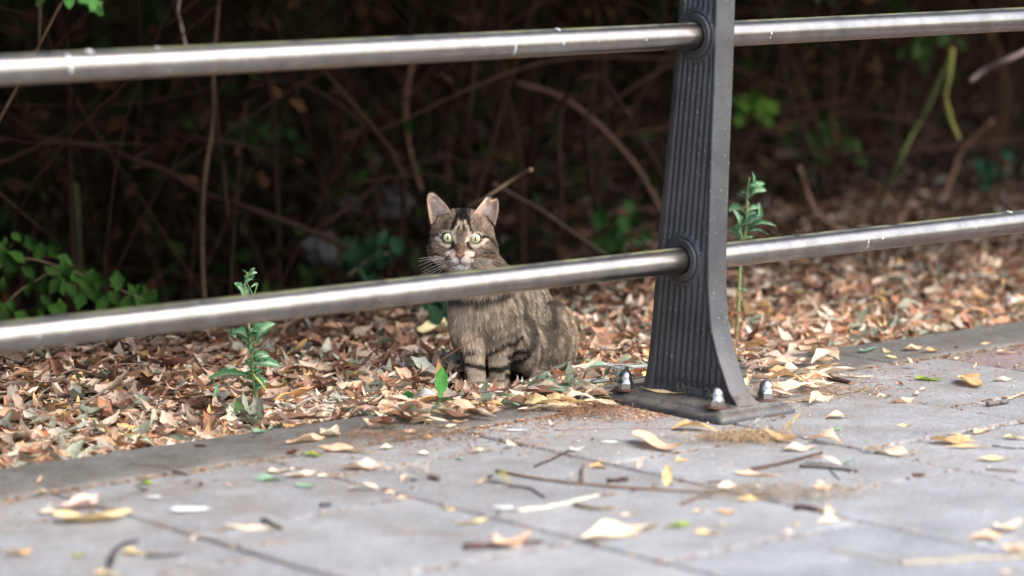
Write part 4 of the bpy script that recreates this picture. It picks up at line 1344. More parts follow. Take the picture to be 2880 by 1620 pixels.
arc_put('dry_stem', [atd(185, 1165, 4.95), atd(260, 1120, 5.0), atd(310, 1088, 5.02)], .0026, .0018, (.16, .13, .11), 'grey stick poking from the litter at the left')
arc_put('dry_stem', [atd(0, 1140, 4.85), atd(60, 1150, 4.86), atd(170, 1185, 4.87), atd(260, 1168, 4.9)], .0012, .0009, (.20, .12, .09), 'brown stalk lying over the litter at the left edge')
arc_put('dry_stem', [atd(820, 1170, 4.9), atd(835, 1145, 4.9), atd(880, 1130, 4.92), atd(960, 1138, 4.93), atd(1060, 1162, 4.93)], .0010, .0008, (.20, .12, .08), 'hooked brown stalk beside the left weed')

# withered leafy sprig between cat and base plate
DSP = 5.05
sp0 = atd(1690, 1090, DSP)
sprig = tag(empty('withered_sprig', sp0), 'withered grey green leafy sprig between the cat and the iron foot', 'sprig')
V, F = tube(catmull([atd(1545, 1092, DSP), atd(1640, 1080, DSP), atd(1740, 1070, DSP), atd(1815, 1060, DSP)], 5) - sp0, .0014, .001, 6)
mesh_obj('stem', V, quads(F), M_twig, sprig, np.tile([.12, .10, .06], (len(V), 1)))
for (a, b, wr, cc, ro) in (((1600, 1080), (1602, 1015), .42, (.26, .31, .22), .2), ((1590, 1075), (1655, 1092), .45, (.22, .28, .17), .3), ((1655, 1078), (1700, 1062), .4, (.22, .28, .17), -.4),
                     ((1700, 1060), (1720, 1030), .5, (.12, .15, .08), .5), ((1735, 1075), (1742, 1030), .36, (.24, .30, .22), .4), ((1755, 1060), (1765, 1028), .6, (.10, .12, .06), .2),
                     ((1500, 1075), (1550, 1040), .32, (.26, .30, .22), .8), ((1495, 1082), (1560, 1085), .34, (.33, .36, .32), .7), ((1550, 1040), (1600, 1020), .3, (.24, .28, .2), .5),
                     ((1520, 1062), (1475, 1095), .35, (.18, .24, .15), .5), ((1340, 1120), (1430, 1112), .3, (.22, .27, .19), .6), ((1420, 1100), (1370, 1128), .3, (.25, .29, .22), .4), ((1640, 1095), (1710, 1085), .3, (.2, .25, .16), .3)):
    p, q = atd(*a, DSP - .02), atd(*b, DSP - .02); L = np.linalg.norm(q - p)
    V, F, C, mid = place_leaf(p, q, L * wr, np.array(cc), curl=R.uniform(-.3, .4), fold=.3, roll=ro, wave=.5)
    mesh_obj('leaf', V - sp0, F, M_green, sprig, C)

# ------------------------------------------------------------------ leafy bush at the left, hanging sprig, ground ivy
def oval_leaf(L, W, c, rnd=R):
    V, F, C = leaf_mesh(L, W, rnd.uniform(-.3, .2), rnd.uniform(.1, .4), rnd.uniform(-.3, .3), rnd.uniform(-.15, .15), .15, c, rows=13, cols=5, shape=1.0, rnd=rnd)
    for i in range(1, 12):                  # serrated edge
        k = 1.16 if i % 2 else .86
        V[i * 5, 1] *= k; V[i * 5 + 4, 1] *= k
    return V, F, C


def bush(name, label, cat, stems, leaves, depth, colr, size, group=None, root=None):
    o0 = D(*root[:2], root[2]) if root else D(*stems[0][0], depth)
    o = tag(empty(name, o0), label, cat, group)
    for st_ in stems:
        P = catmull([D(x, y, depth + R.uniform(-.02, .02)) for x, y in st_], 4)
        V, F = tube(P - o0, .0028, .0012, 6, .3)
        mesh_obj('stem', V, quads(F), M_twig, o, np.tile([.09, .07, .035], (len(V), 1)))
    for (x, y, s, a) in leaves:
        dep = depth + R.uniform(-.10, .10)
        L = size * s
        V, F, C = oval_leaf(L, L * R.uniform(.52, .75), np.array(colr) * R.uniform(.7, 1.35))
        # leaf axes: in the picture plane roughly, tilted at random
        ex = RGT * math.cos(a) + UPV * math.sin(a) + FWD * R.uniform(-.5, .5); ex /= np.linalg.norm(ex)
        nrm = -FWD * R.uniform(.5, 1) + UPV * R.uniform(.2, 1.0) + RGT * R.uniform(-.5, .5)
        ey = np.cross(nrm, ex); ey /= np.linalg.norm(ey); ez = np.cross(ex, ey)
        W_ = V[:, :1] * ex + V[:, 1:2] * ey + V[:, 2:3] * ez + D(x, y, dep) - o0
        mesh_obj('leaf', W_, F, M_dark, o, C)
    return o


lv = []
for (x, y) in ((0, 640), (45, 600), (40, 650), (105, 640), (130, 680), (155, 660), (75, 690), (75, 735), (20, 680), (110, 720), (145, 715), (215, 710), (190, 690), (250, 700), (240, 740),
               (300, 715), (285, 755), (330, 740), (320, 775), (350, 720), (380, 760), (365, 770), (30, 760), (5, 720), (60, 790), (120, 760), (10, 800), (90, 800), (100, 905), (65, 915), (20, 915), (125, 893), (180, 745), (205, 760), (150, 780), (-20, 700), (-15, 760), (260, 770), (55, 830), (15, 840), (-10, 610), (85, 615), (170, 720), (225, 735), (345, 760), (5, 880), (140, 905)) + tuple((R.uniform(-20, 150), R.uniform(620, 840)) for _ in range(14)) + tuple((R.uniform(150, 370), 0) for _ in range(10)):
    if y == 0: y = 690 + (x - 150) * .36 + R.uniform(-25, 45)
    lv.append((x + R.uniform(-8, 8), y + R.uniform(-8, 8), R.uniform(.75, 1.3), R.uniform(-2.2, -.4)))
bush('leafy_bramble', 'leafy green bramble leaning in from the left edge', 'bramble',
     [[(-60, 900), (-20, 700), (60, 650), (200, 690), (330, 740), (385, 765)], [(-60, 900), (20, 760), (100, 700), (160, 670)], [(-60, 900), (30, 880), (110, 890)]], lv, 5.95, (.018, .048, .008), .036)
bush('hanging_sprig', 'green leaf sprig hanging down at the top left', 'sprig', [[(150, -60), (190, -20), (225, 0)], [(100, -40), (100, 60), (98, 130)]],
     [(238, 14, 1.2, -.9), (210, -6, 1.0, -.6), (172, -6, 1.1, -1.5), (105, 2, 1.0, -2.5), (250, 26, .6, -1.3)], 6.1, (.09, .25, .06), .042)
for (cx_, cy_, dep, nn, sp_, colr, lab) in (
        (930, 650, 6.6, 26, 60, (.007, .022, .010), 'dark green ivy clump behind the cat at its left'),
        (1100, 790, 5.95, 12, 45, (.010, .03, .015), 'dark green ground leaves beside the cat chest'),
        (800, 820, 6.2, 10, 45, (.02, .06, .025), 'dark green leaves under the lower rail left of the cat'),
        (1560, 590, 7.2, 16, 55, (.015, .04, .010), 'low green plant behind the rail right of the cat'),
        (2250, 545, 8.4, 26, 70, (.018, .06, .016), 'low green plant in the litter far behind the right weed'),
        (2500, 430, 8.2, 12, 50, (.010, .035, .02), 'bluish green ground leaves at the far right'),
        (1890, 270, 7.6, 22, 40, (.035, .075, .010), 'yellow green leaves just right of the post top'),
        (2060, 360, 8.2, 26, 70, (.022, .05, .010), 'soft green leaves hanging in the thicket right of the post'),
        (2340, 120, 8.2, 18, 90, (.022, .045, .010), 'dim green leaves under the upper rail at the right'),
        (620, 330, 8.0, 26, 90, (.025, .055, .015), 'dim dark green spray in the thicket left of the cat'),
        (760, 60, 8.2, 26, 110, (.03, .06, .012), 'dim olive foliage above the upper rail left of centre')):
    lv = [(cx_ + R.gauss(0, sp_ * .6), cy_ + R.gauss(0, sp_ * .45), R.uniform(.7, 1.4), R.uniform(-2.4, -.5)) for _ in range(nn)]
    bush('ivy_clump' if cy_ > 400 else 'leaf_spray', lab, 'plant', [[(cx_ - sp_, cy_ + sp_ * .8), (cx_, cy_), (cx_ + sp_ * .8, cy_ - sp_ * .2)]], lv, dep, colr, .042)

# ------------------------------------------------------------------ thicket: named branches, then the mass
def branch(pts, dep, r0, r1, c, label, cat='branch'):
    deps = dep if isinstance(dep, (list, tuple)) else [dep] * len(pts)
    arc_put('branch', [D(x, y, d + R.uniform(-.05, .05)) for (x, y), d in zip(pts, deps)], r0, r1, c, label, cat, M_thick, 7, .3)


BC = (.022, .0135, .0105)
branch([(-60, 365), (20, 352), (110, 350), (250, 372), (330, 400), (420, 432), (520, 490), (640, 530), (800, 590), (900, 640)], 6.7, .0085, .0070, BC, 'long brown branch sweeping down from the left edge')
branch([(560, -120), (545, 60), (536, 190), (532, 330), (512, 470), (508, 640), (516, 790)], 6.3,   .0042, .0055, (.05, .032, .022), 'upright brown stem hanging between the rails at the left')
branch([(530, 100), (548, 330), (562, 430), (572, 530), (580, 580)], 6.5, .004, .003, BC, 'thin stem just right of the upright brown stem')
branch([(665, 150), (683, 260), (692, 400), (700, 560), (702, 720)], 6.9, .0055, .0045, BC, 'thin dark stem upright left of the cat')
branch([(560, 250), (640, 218), (700, 203), (780, 222), (860, 270), (930, 330)], 7.0, .006, .005, BC, 'arched branch under the upper rail')
branch([(330, 400), (400, 370), (500, 355), (600, 360), (680, 400)], 6.8, .005, .003, BC, 'side branch rising off the long sweeping branch')
branch([(1175, 522), (1230, 492), (1290, 452), (1337, 426)], 6.0, .0032, .0042, (.13, .09, .06), 'tan broken stick slanting up behind the cat ears', 'stick')
branch([(1240, 462), (1300, 495), (1370, 535), (1450, 592), (1520, 640)], 6.5, .0045, .004, (.045, .03, .023), 'brown branch slanting down right of the cat')
branch([(1395, 640), (1412, 520), (1405, 380), (1415, 270), (1450, 205), (1510, 195), (1560, 260), (1620, 360), (1700, 500)], 7.0, .0055, .0045, BC, 'looped brown branch between cat and post')
branch([(1300, 210), (1400, 240), (1500, 310), (1600, 420), (1680, 560)], 7.3, .008, .006, (.08, .045, .035), 'dark slanting branch left of the post')
branch([(1500, 150), (1480, 330), (1500, 500), (1560, 640)], 7.2, .005, .004, BC, 'thin stem behind the looped branch')
branch([(2395, 120), (2388, 190), (2378, 240), (2392, 300), (2412, 350)], 7.4, .0075, .0050, (.16, .16, .05), 'yellow green thick stem in the right thicket')
branch([(2440, 205), (2480, 175), (2540, 148), (2620, 110)], 6.9, .0065, .0075, (.19, .14, .13), 'grey branch entering at the right edge')
branch([(2230, 470), (2265, 400), (2300, 330), (2340, 260), (2390, 140)], 7.6, .0055, .004, (.07, .09, .035), 'green slanting stem in the right thicket')
branch([(2010, 420), (2030, 480), (2060, 540), (2150, 600)], 7.4, .005, .003, (.18, .11, .08), 'short brown stalk right of the right weed')
branch([(1960, 120), (1990, 260), (2040, 380), (2080, 500)], 7.5, .007, .005, BC, 'slanting stem in the dark right of the post')
branch([(2080, 80), (2075, 250), (2110, 420), (2120, 560)], 7.9, .006, .005, BC, 'tall upright stem in the right thicket')
branch([(1180, -40), (1190, 100), (1185, 260), (1160, 380)], 7.1, .006, .004, BC, 'dark stem descending above the cat')
branch([(1050, 100), (1020, 250), (1030, 380), (1060, 480)], 7.4, .007, .006, (.12, .065, .045), 'reddish stem upright left above the cat')
branch([(880, -20), (800, 60), (720, 120), (640, 190)], 7.2, .0055, .004, BC, 'slanting branch above the upper rail at the left')
branch([(470, 130), (455, 60), (448, 20), (470, -90)], 6.3, .0035, .0035, (.20, .15, .12), 'short pale twig hanging above the upper rail')
branch([(190, 460), (200, 640), (210, 760)], 7.0, .005, .004, (.06, .06, .03), 'mossy thin stem in the dark at the left')
branch([(700, 640), (820, 560), (930, 480), (1000, 380)], 6.9, .006, .004, BC, 'branch slanting up left of the cat')
branch([(2300, 600), (2380, 480), (2420, 380), (2500, 300)], 8.0, .006, .004, (.16, .09, .06), 'brown bent stalk at the right back')

rs = np.random.RandomState(77)
A_ = Acc()
for i in range(900):
    x = R.uniform(-2.2, 6.5); y = R.uniform(1.75, 4.0)
    if not bool(in_view(np.array(x), np.array(y), .8)): continue
    z = float(gz(x, y))
    lean = R.gauss(0, .35), R.gauss(0, .25)
    h = R.uniform(.8, 2.2); cv = (R.gauss(0, .22), R.gauss(0, .22))
    P = [(x, y, z), (x + lean[0] * h * .3 + cv[0] * .5, y + lean[1] * h * .3, z + h * .35), (x + lean[0] * h * .7 + cv[0], y + lean[1] * h * .7 + cv[1], z + h * .7), (x + lean[0] * h, y + lean[1] * h + cv[1], z + h)]
    r = R.uniform(.001, .003) if R.random() < .7 else R.uniform(.003, .008)
    V, F = tube(catmull(P, 4), r, r * .5, 5, .3)
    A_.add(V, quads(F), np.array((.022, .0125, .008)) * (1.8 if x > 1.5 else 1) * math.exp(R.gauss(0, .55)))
for i in range(1100):                        # cross tangle
    x = R.uniform(-2.2, 6.5); y = R.uniform(1.7, 3.6)
    if not bool(in_view(np.array(x), np.array(y), .8)): continue
    z = float(gz(x, y)) + R.uniform(.05, 1.2); a = R.uniform(-.6, .6) + (math.pi if R.random() < .5 else 0); L = R.uniform(.4, 1.2)
    P = [(x, y, z), (x + math.cos(a) * L * .5, y + math.sin(a) * L * .3, z + R.gauss(.08, .1)), (x + math.cos(a) * L, y + math.sin(a) * L * .6, z + R.gauss(-.1, .25))]
    r = R.uniform(.0008, .0035)
    V, F = tube(catmull(P, 4), r, r * .4, 5, .3)
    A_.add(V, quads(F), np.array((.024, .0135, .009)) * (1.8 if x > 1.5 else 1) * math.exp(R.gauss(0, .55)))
tag(A_.build('thicket_twigs', M_thick), 'dark tangle of bare twigs filling the thicket', 'twigs', kind='stuff')


def leafcloud(name, n, xr, yr, zr, size, colr, label, clump=0, rnd=rs):
    if clump:
        cxs = np.stack([rnd.rand(clump) * (xr[1] - xr[0]) + xr[0], rnd.rand(clump) * (yr[1] - yr[0]) + yr[0], rnd.rand(clump) * (zr[1] - zr[0]) + zr[0]], 1)
        k = rnd.randint(0, clump, n)
        P = cxs[k] + rnd.randn(n, 3) * np.array([.22, .22, .14])
    else:
        P = np.stack([rnd.rand(n) * (xr[1] - xr[0]) + xr[0], rnd.rand(n) * (yr[1] - yr[0]) + yr[0], rnd.rand(n) * (zr[1] - zr[0]) + zr[0]], 1)
    s = size * (.6 + .8 * rnd.rand(n))
    A1 = rnd.randn(n, 3); A1 /= np.linalg.norm(A1, axis=1)[:, None]
    B1 = np.cross(A1, rnd.randn(n, 3)); B1 /= np.linalg.norm(B1, axis=1)[:, None]
    N1 = np.cross(A1, B1)
    base = [(-.5, 0, 0), (-.1, -.28, .06), (.5, 0, -.05), (-.1, .28, .06), (-.05, 0, 0)]
    V = np.stack([P + s[:, None] * (A1 * a + B1 * b + N1 * c) for a, b, c in base], 1).reshape(-1, 3)
    f = np.array([(0, 1, 4), (1, 2, 4), (2, 3, 4), (3, 0, 4)])
    F = (f[None] + (np.arange(n) * 5)[:, None, None]).reshape(-1, 3)
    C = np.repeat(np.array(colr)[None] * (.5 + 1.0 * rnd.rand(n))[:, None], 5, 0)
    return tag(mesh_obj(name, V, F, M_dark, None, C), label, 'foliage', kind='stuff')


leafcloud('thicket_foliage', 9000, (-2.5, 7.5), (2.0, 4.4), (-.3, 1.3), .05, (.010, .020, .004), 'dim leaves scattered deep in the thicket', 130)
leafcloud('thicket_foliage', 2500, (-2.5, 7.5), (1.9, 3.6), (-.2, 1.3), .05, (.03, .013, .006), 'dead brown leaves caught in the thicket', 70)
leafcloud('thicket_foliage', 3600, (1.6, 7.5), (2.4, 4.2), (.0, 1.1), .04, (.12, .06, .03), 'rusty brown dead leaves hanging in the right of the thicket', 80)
leafcloud('unseen_foliage', 56000, (-9, 11), (1.35, 6.5), (.80, 2.2), .13, (.04, .08, .02), 'dense leafy canopy added above the view to shade the thicket')  # unseen canopy, added low and dense to keep sky light off the thicket
leafcloud('unseen_foliage', 16000, (-9, 11), (.90, 2.6), (1.15, 2.4), .13, (.04, .08, .02), 'higher leafy canopy added above the view to keep light from the thicket')  # second unseen layer, set forward to block light entering under the first
leafcloud('unseen_foliage', 15000, (-9, 11), (-.5, .95), (2.0, 2.9), .13, (.04, .08, .02), 'outer leafy canopy added over the railing above the view to shade the kerb')  # unseen outer layer, brought forward to shade the kerb and paving edge
leafcloud('unseen_foliage', 16000, (-9, -2.4), (1.3, 4.4), (-.3, 1.5), .13, (.03, .06, .015), 'dense foliage closing the thicket left of the view')
leafcloud('unseen_foliage', 16000, (6.8, 11), (1.3, 6), (-.1, 1.5), .13, (.03, .06, .015), 'dense foliage closing the thicket right of the view')
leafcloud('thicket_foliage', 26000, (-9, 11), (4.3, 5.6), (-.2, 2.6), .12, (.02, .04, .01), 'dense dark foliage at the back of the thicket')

# pale rubble glimpsed through the thicket
def rock(px, py, dep, sx, sz, label):
    c = D(px, py, dep); me = []
    import bmesh
    bm = bmesh.new(); bmesh.ops.create_icosphere(bm, subdivisions=3, radius=1)
    for v in bm.verts:
        n_ = noise.noise(v.co * 1.6 + Vector((px * .01, py * .01, 0)))
        v.co = v.co * (1 + .45 * n_)
        v.co.x *= sx; v.co.y *= sx * .8; v.co.z *= sz
    m = bpy.data.meshes.new('stone'); bm.to_mesh(m); bm.free(); m.materials.append(M_rock)
    o = bpy.data.objects.new('stone', m); col.objects.link(o); o.location = c; o.rotation_euler = (.3, .2, px)
    tag(o, label, 'stone')


rock(850, 520, 7.9, .07, .03, 'pale stone behind the twigs left of the cat ears')
rock(810, 625, 7.4, .06, .04, 'pale stone just above the lower rail left of the cat')
rock(985, 510, 7.9, .06, .04, 'grey stone close behind the left ear of the cat')

# ------------------------------------------------------------------ the cat
# local axes: x to the viewer's right, y away from the viewer, z up; origin on the ground between the front paws
CAT_D = 5.30
_c0 = atd(1336, 1104, CAT_D)
catr = tag(empty('cat', _c0, YAW), 'brown tabby cat sitting in the leaf litter behind the lower rail, one ear notched', 'cat')
MP = .000283 * CAT_D / 5.3                       # metres per pixel of my 2.195x notes


def cx_(zx, y=0.0): return (zx - 430) * MP * (1 + y / CAT_D)
def cz_(zy, y=0.0): return (1340 - zy) * MP * (1 + y / CAT_D) - .141 * y


def z2(x, y, z):
    """position on the face notes (5.57x crop) of a local point"""
    k = MP * (1 + y / CAT_D)
    zx = x / k + 430; zy = 1340 - (z + .141 * y) / k
    return (zx / 2.1946 + 1140 - 1180) * 5.573, (zy / 2.1946 + 500 - 520) * 5.573


HX, HY, HZ = -.0225, .010, .2745
# (kind, data, blend)
SH = []
def ell(c, r, rot=0.0, rx=0.0, b=.012): SH.append(('e', np.array(c, float), np.array(r, float), rot, rx, b))
def cap(a, c, ra, rb, b=.012): SH.append(('c', np.array(a, float), np.array(c, float), ra, rb, b))


# head
ell((HX, HY + .002, HZ + .006), (.0535, .050, .044), b=.010)
ell((HX - .025, HY - .010, HZ - .018), (.034, .032, .028), b=.010)
ell((HX + .027, HY - .010, HZ - .018), (.034, .032, .028), b=.010)
ell((HX - .0095, HY - .047, HZ - .030), (.0135, .014, .0110), b=.007)
ell((HX + .0080, HY - .047, HZ - .030), (.0135, .014, .0110), b=.007)
ell((HX - .0015, HY - .040, HZ - .043), (.0145, .013, .0095), b=.007)
cap((HX - .001, HY - .038, HZ + .010), (HX - .001, HY - .054, HZ - .020), .0105, .0070, b=.009)
ell((HX, HY - .032, HZ + .024), (.030, .016, .014), b=.012)
# neck, chest, trunk
cap((HX + .002, HY + .022, HZ - .012), (.018, .055, .165), .044, .056, b=.022)
ell((.012, .045, .150), (.058, .050, .062), b=.02)
cap((.022, .075, .165), (.072, .150, .125), .058, .068, b=.025)
ell((.105, .185, .080), (.068, .070, .062), b=.02)
ell((.142, .115, .078), (.040, .062, .068), rot=.35, b=.007)
ell((-.004, .215, .055), (.04, .05, .05), b=.02)
ell((.085, .095, .072), (.045, .055, .060), b=.02)
# shoulders and front legs
ell((-.018, .032, .112), (.027, .032, .044), b=.018)
ell((.050, .040, .112), (.030, .034, .046), b=.018)
cap((-.008, .026, .095), (.001, .004, .014), .0225, .0175, b=.012)
cap((.044, .034, .095), (.043, .014, .014), .0225, .0170, b=.012)
ell((.001, -.004, .011), (.0185, .024, .012), b=.008)
ell((.043, .006, .011), (.0180, .024, .012), b=.008)
# hind feet and tail
cap((.140, .150, .020), (.110, .040, .011), .022, .013, b=.014)
cap((-.030, .180, .020), (-.030, .090, .012), .020, .012, b=.014)
tail = [(.130, .235, .035), (.175, .240, .018), (.205, .200, .014), (.205, .140, .013)]
for a_, b_ in zip(tail[:-1], tail[1:]): cap(a_, b_, .016, .014, b=.01)


def sdf_parts(P):
    out = []
    for s in SH:
        if s[0] == 'e':
            q = P - s[1]
            if s[3]:
                c, n = math.cos(s[3]), math.sin(s[3]); q = np.stack([q[:, 0] * c + q[:, 1] * n, -q[:, 0] * n + q[:, 1] * c, q[:, 2]], 1)
            k0 = np.linalg.norm(q / s[2], axis=1); k1 = np.linalg.norm(q / s[2] ** 2, axis=1) + 1e-9
            out.append((k0 * (k0 - 1) / k1, s[5]))
        else:
            a, b, ra, rb = s[1], s[2], s[3], s[4]
            ba = b - a; h = np.clip(((P - a) @ ba) / (ba @ ba), 0, 1)
            out.append((np.linalg.norm(P - a - h[:, None] * ba, axis=1) - (ra + (rb - ra) * h), s[5]))
    return out


def sdf(P):
    d = None
    for v, k in sdf_parts(P):
        if d is None: d = v; continue
        h = np.clip(.5 + .5 * (d - v) / k, 0, 1)
        d = d * (1 - h) + v * h - k * h * (1 - h)
    return d


def sgrad(P, e=.0008):
    g = np.stack([sdf(P + np.eye(3)[i] * e) - sdf(P - np.eye(3)[i] * e) for i in range(3)], 1)
    return g / (np.linalg.norm(g, axis=1)[:, None] + 1e-9)


def front_y(x, z, y0=-.09, y1=.06):
    lo = y0
    for y in np.linspace(y0, y1, 300):
        if sdf(np.array([[x, y, z]]))[0] < 0: return y
    return y1


# union of rough solids -> voxel remesh -> pulled on to the smooth surface
import bmesh
bm = bmesh.new()
for s in SH:
    if s[0] == 'e':
        M_ = Matrix.Translation(Vector(s[1])) @ Matrix.Rotation(s[3], 4, 'Z') @ Matrix.Diagonal(Vector((*[r * 1.0 for r in s[2]], 1)))
        bmesh.ops.create_icosphere(bm, subdivisions=3, radius=1, matrix=M_)
    else:
        L_ = np.linalg.norm(s[2] - s[1]); nst = max(2, int(L_ / (min(s[3], s[4]) * .35)))
        for i in range(nst + 1):
            t = i / nst
            bmesh.ops.create_icosphere(bm, subdivisions=2, radius=s[3] + (s[4] - s[3]) * t, matrix=Matrix.Translation(Vector(s[1] + (s[2] - s[1]) * t)))
me = bpy.data.meshes.new('cat_rough'); bm.to_mesh(me); bm.free()
tmp = bpy.data.objects.new('tmp_cat', me); col.objects.link(tmp)
md = tmp.modifiers.new('r', 'REMESH'); md.mode = 'VOXEL'; md.voxel_size = .0028
dg = bpy.context.evaluated_depsgraph_get()
me2 = bpy.data.meshes.new_from_object(tmp.evaluated_get(dg))
bpy.data.objects.remove(tmp)
P = np.zeros(len(me2.vertices) * 3); me2.vertices.foreach_get('co', P); P = P.reshape(-1, 3)
for _ in range(6):
    P = P - sgrad(P) * np.clip(sdf(P), -.01, .01)[:, None]
me2.vertices.foreach_set('co', P.astype(np.float32).ravel()); me2.update()

EYES = [(-.0467, .2759, .0088), (.0017, .2743, .0092)]       # x, picture height, visible radius
eyec = []
for (ex, ez, er) in EYES:
    y = -.035; z = ez - .141 * y
    fy_ = front_y(ex, z)
    eyec.append(np.array([ex, fy_ - .0045 + .0115, z]))


def seg_d(u, v, pts):
    d = np.full(u.shape, 1e9)
    for (x0, y0), (x1, y1) in zip(pts[:-1], pts[1:]):
        bx, by_ = x1 - x0, y1 - y0
        h = np.clip(((u - x0) * bx + (v - y0) * by_) / (bx * bx + by_ * by_ + 1e-9), 0, 1)
        d = np.minimum(d, np.hypot(u - x0 - h * bx, v - y0 - h * by_))
    return d


BLK = (.012, .009, .008); DKB = (.035, .024, .017); CRM = (.80, .66, .52); PCH = (.76, .62, .50); RST = (.22, .13, .08); LGT = (.62, .50, .38); WHT = (.88, .82, .75); TAN = (.47, .38, .28)
STROKES = [  # points, width, colour, strength
 ([(640, 760), (645, 900)], 70, (.20, .15, .11), .7),
 ([(690, 350), (680, 430), (680, 520)], 58, BLK, .95), ([(600, 380), (600, 450)], 34, BLK, .7), ([(770, 400), (765, 480)], 34, BLK, .7),
 ([(600, 460), (560, 560), (515, 690)], 26, BLK, .9), ([(650, 470), (625, 600), (603, 670)], 14, BLK, .9), ([(690, 520), (706, 620), (708, 680)], 14, BLK, .9),
 ([(740, 470), (785, 600), (812, 720)], 24, BLK, .9), ([(860, 560), (900, 640)], 20, DKB, .6), ([(450, 580), (400, 660)], 22, DKB, .6),
 ([(632, 560), (590, 640), (560, 700)], 17, LGT, .9), ([(668, 560), (655, 660)], 10, LGT, .7), ([(712, 560), (750, 640), (780, 720)], 17, LGT, .9),
 ([(528, 700), (548, 780), (572, 870)], 22, CRM, 1), ([(800, 730), (765, 800), (740, 875)], 22, CRM, 1),
 ([(310, 820), (360, 890), (430, 925), (500, 940)], 26, CRM, 1), ([(790, 925), (880, 935), (960, 910), (1035, 840)], 28, CRM, 1),
 ([(335, 765), (400, 712), (480, 708), (520, 745)], 16, CRM, .75), ([(820, 765), (880, 722), (960, 735), (1000, 790)], 16, CRM, .75),
 ([(545, 870), (520, 935), (490, 975)], 24, BLK, .9), ([(752, 885), (790, 950), (820, 985)], 24, BLK, .9),
 ([(300, 775), (200, 790), (150, 800)], 16, DKB, .8), ([(1000, 790), (1110, 830), (1170, 900), (1195, 970)], 20, DKB, .9), ([(165, 850), (190, 960), (230, 1020)], 26, DKB, .7),
 ([(170, 1010), (280, 1060), (380, 1100)], 26, RST, .85), ([(230, 1030), (330, 1085)], 12, BLK, .6), ([(960, 950), (1040, 1000), (1100, 1000)], 14, DKB, .6), ([(1010, 1050), (1160, 1045)], 14, DKB, .8), ([(1030, 1100), (1130, 1105)], 34, RST, .8),
 ([(590, 950), (590, 1020)], 30, RST, .85), ([(700, 950), (700, 1020)], 30, RST, .85), ([(645, 940), (645, 1030)], 34, (.24, .145, .09), .9),
 ([(470, 1060), (530, 1040), (560, 1120)], 50, PCH, .9), ([(820, 1050), (760, 1050), (740, 1120)], 50, PCH, .9),
 ([(470, 1170), (590, 1150)], 38, WHT, .8), ([(700, 1150), (830, 1180)], 38, WHT, .8),
 ([(400, 1100), (495, 1092)], 7, BLK, .85), ([(390, 1142), (520, 1132)], 7, BLK, .75), ([(785, 1098), (900, 1108)], 7, BLK, .85), ([(775, 1140), (880, 1146)], 7, BLK, .75),
 ([(540, 1285), (640, 1270), (750, 1285)], 74, (.93, .89, .84), 1), ([(420, 1240), (480, 1290)], 44, CRM, .6), ([(860, 1200), (1050, 1200)], 60, LGT, .8), ([(900, 1290), (1100, 1290)], 50, LGT, .7),
 ([(640, 1150), (640, 1205)], 7, BLK, .95), ([(640, 1205), (590, 1232), (550, 1235)], 8, (.10, .05, .04), .8), ([(640, 1205), (690, 1232), (735, 1232)], 8, (.10, .05, .04), .8),
]


def vnoise(Pn, f, seed=0):
    o = Vector((seed * 7.3, seed * 3.1, 0))
    return np.array([noise.noise(Vector(p) * f + o) for p in Pn])


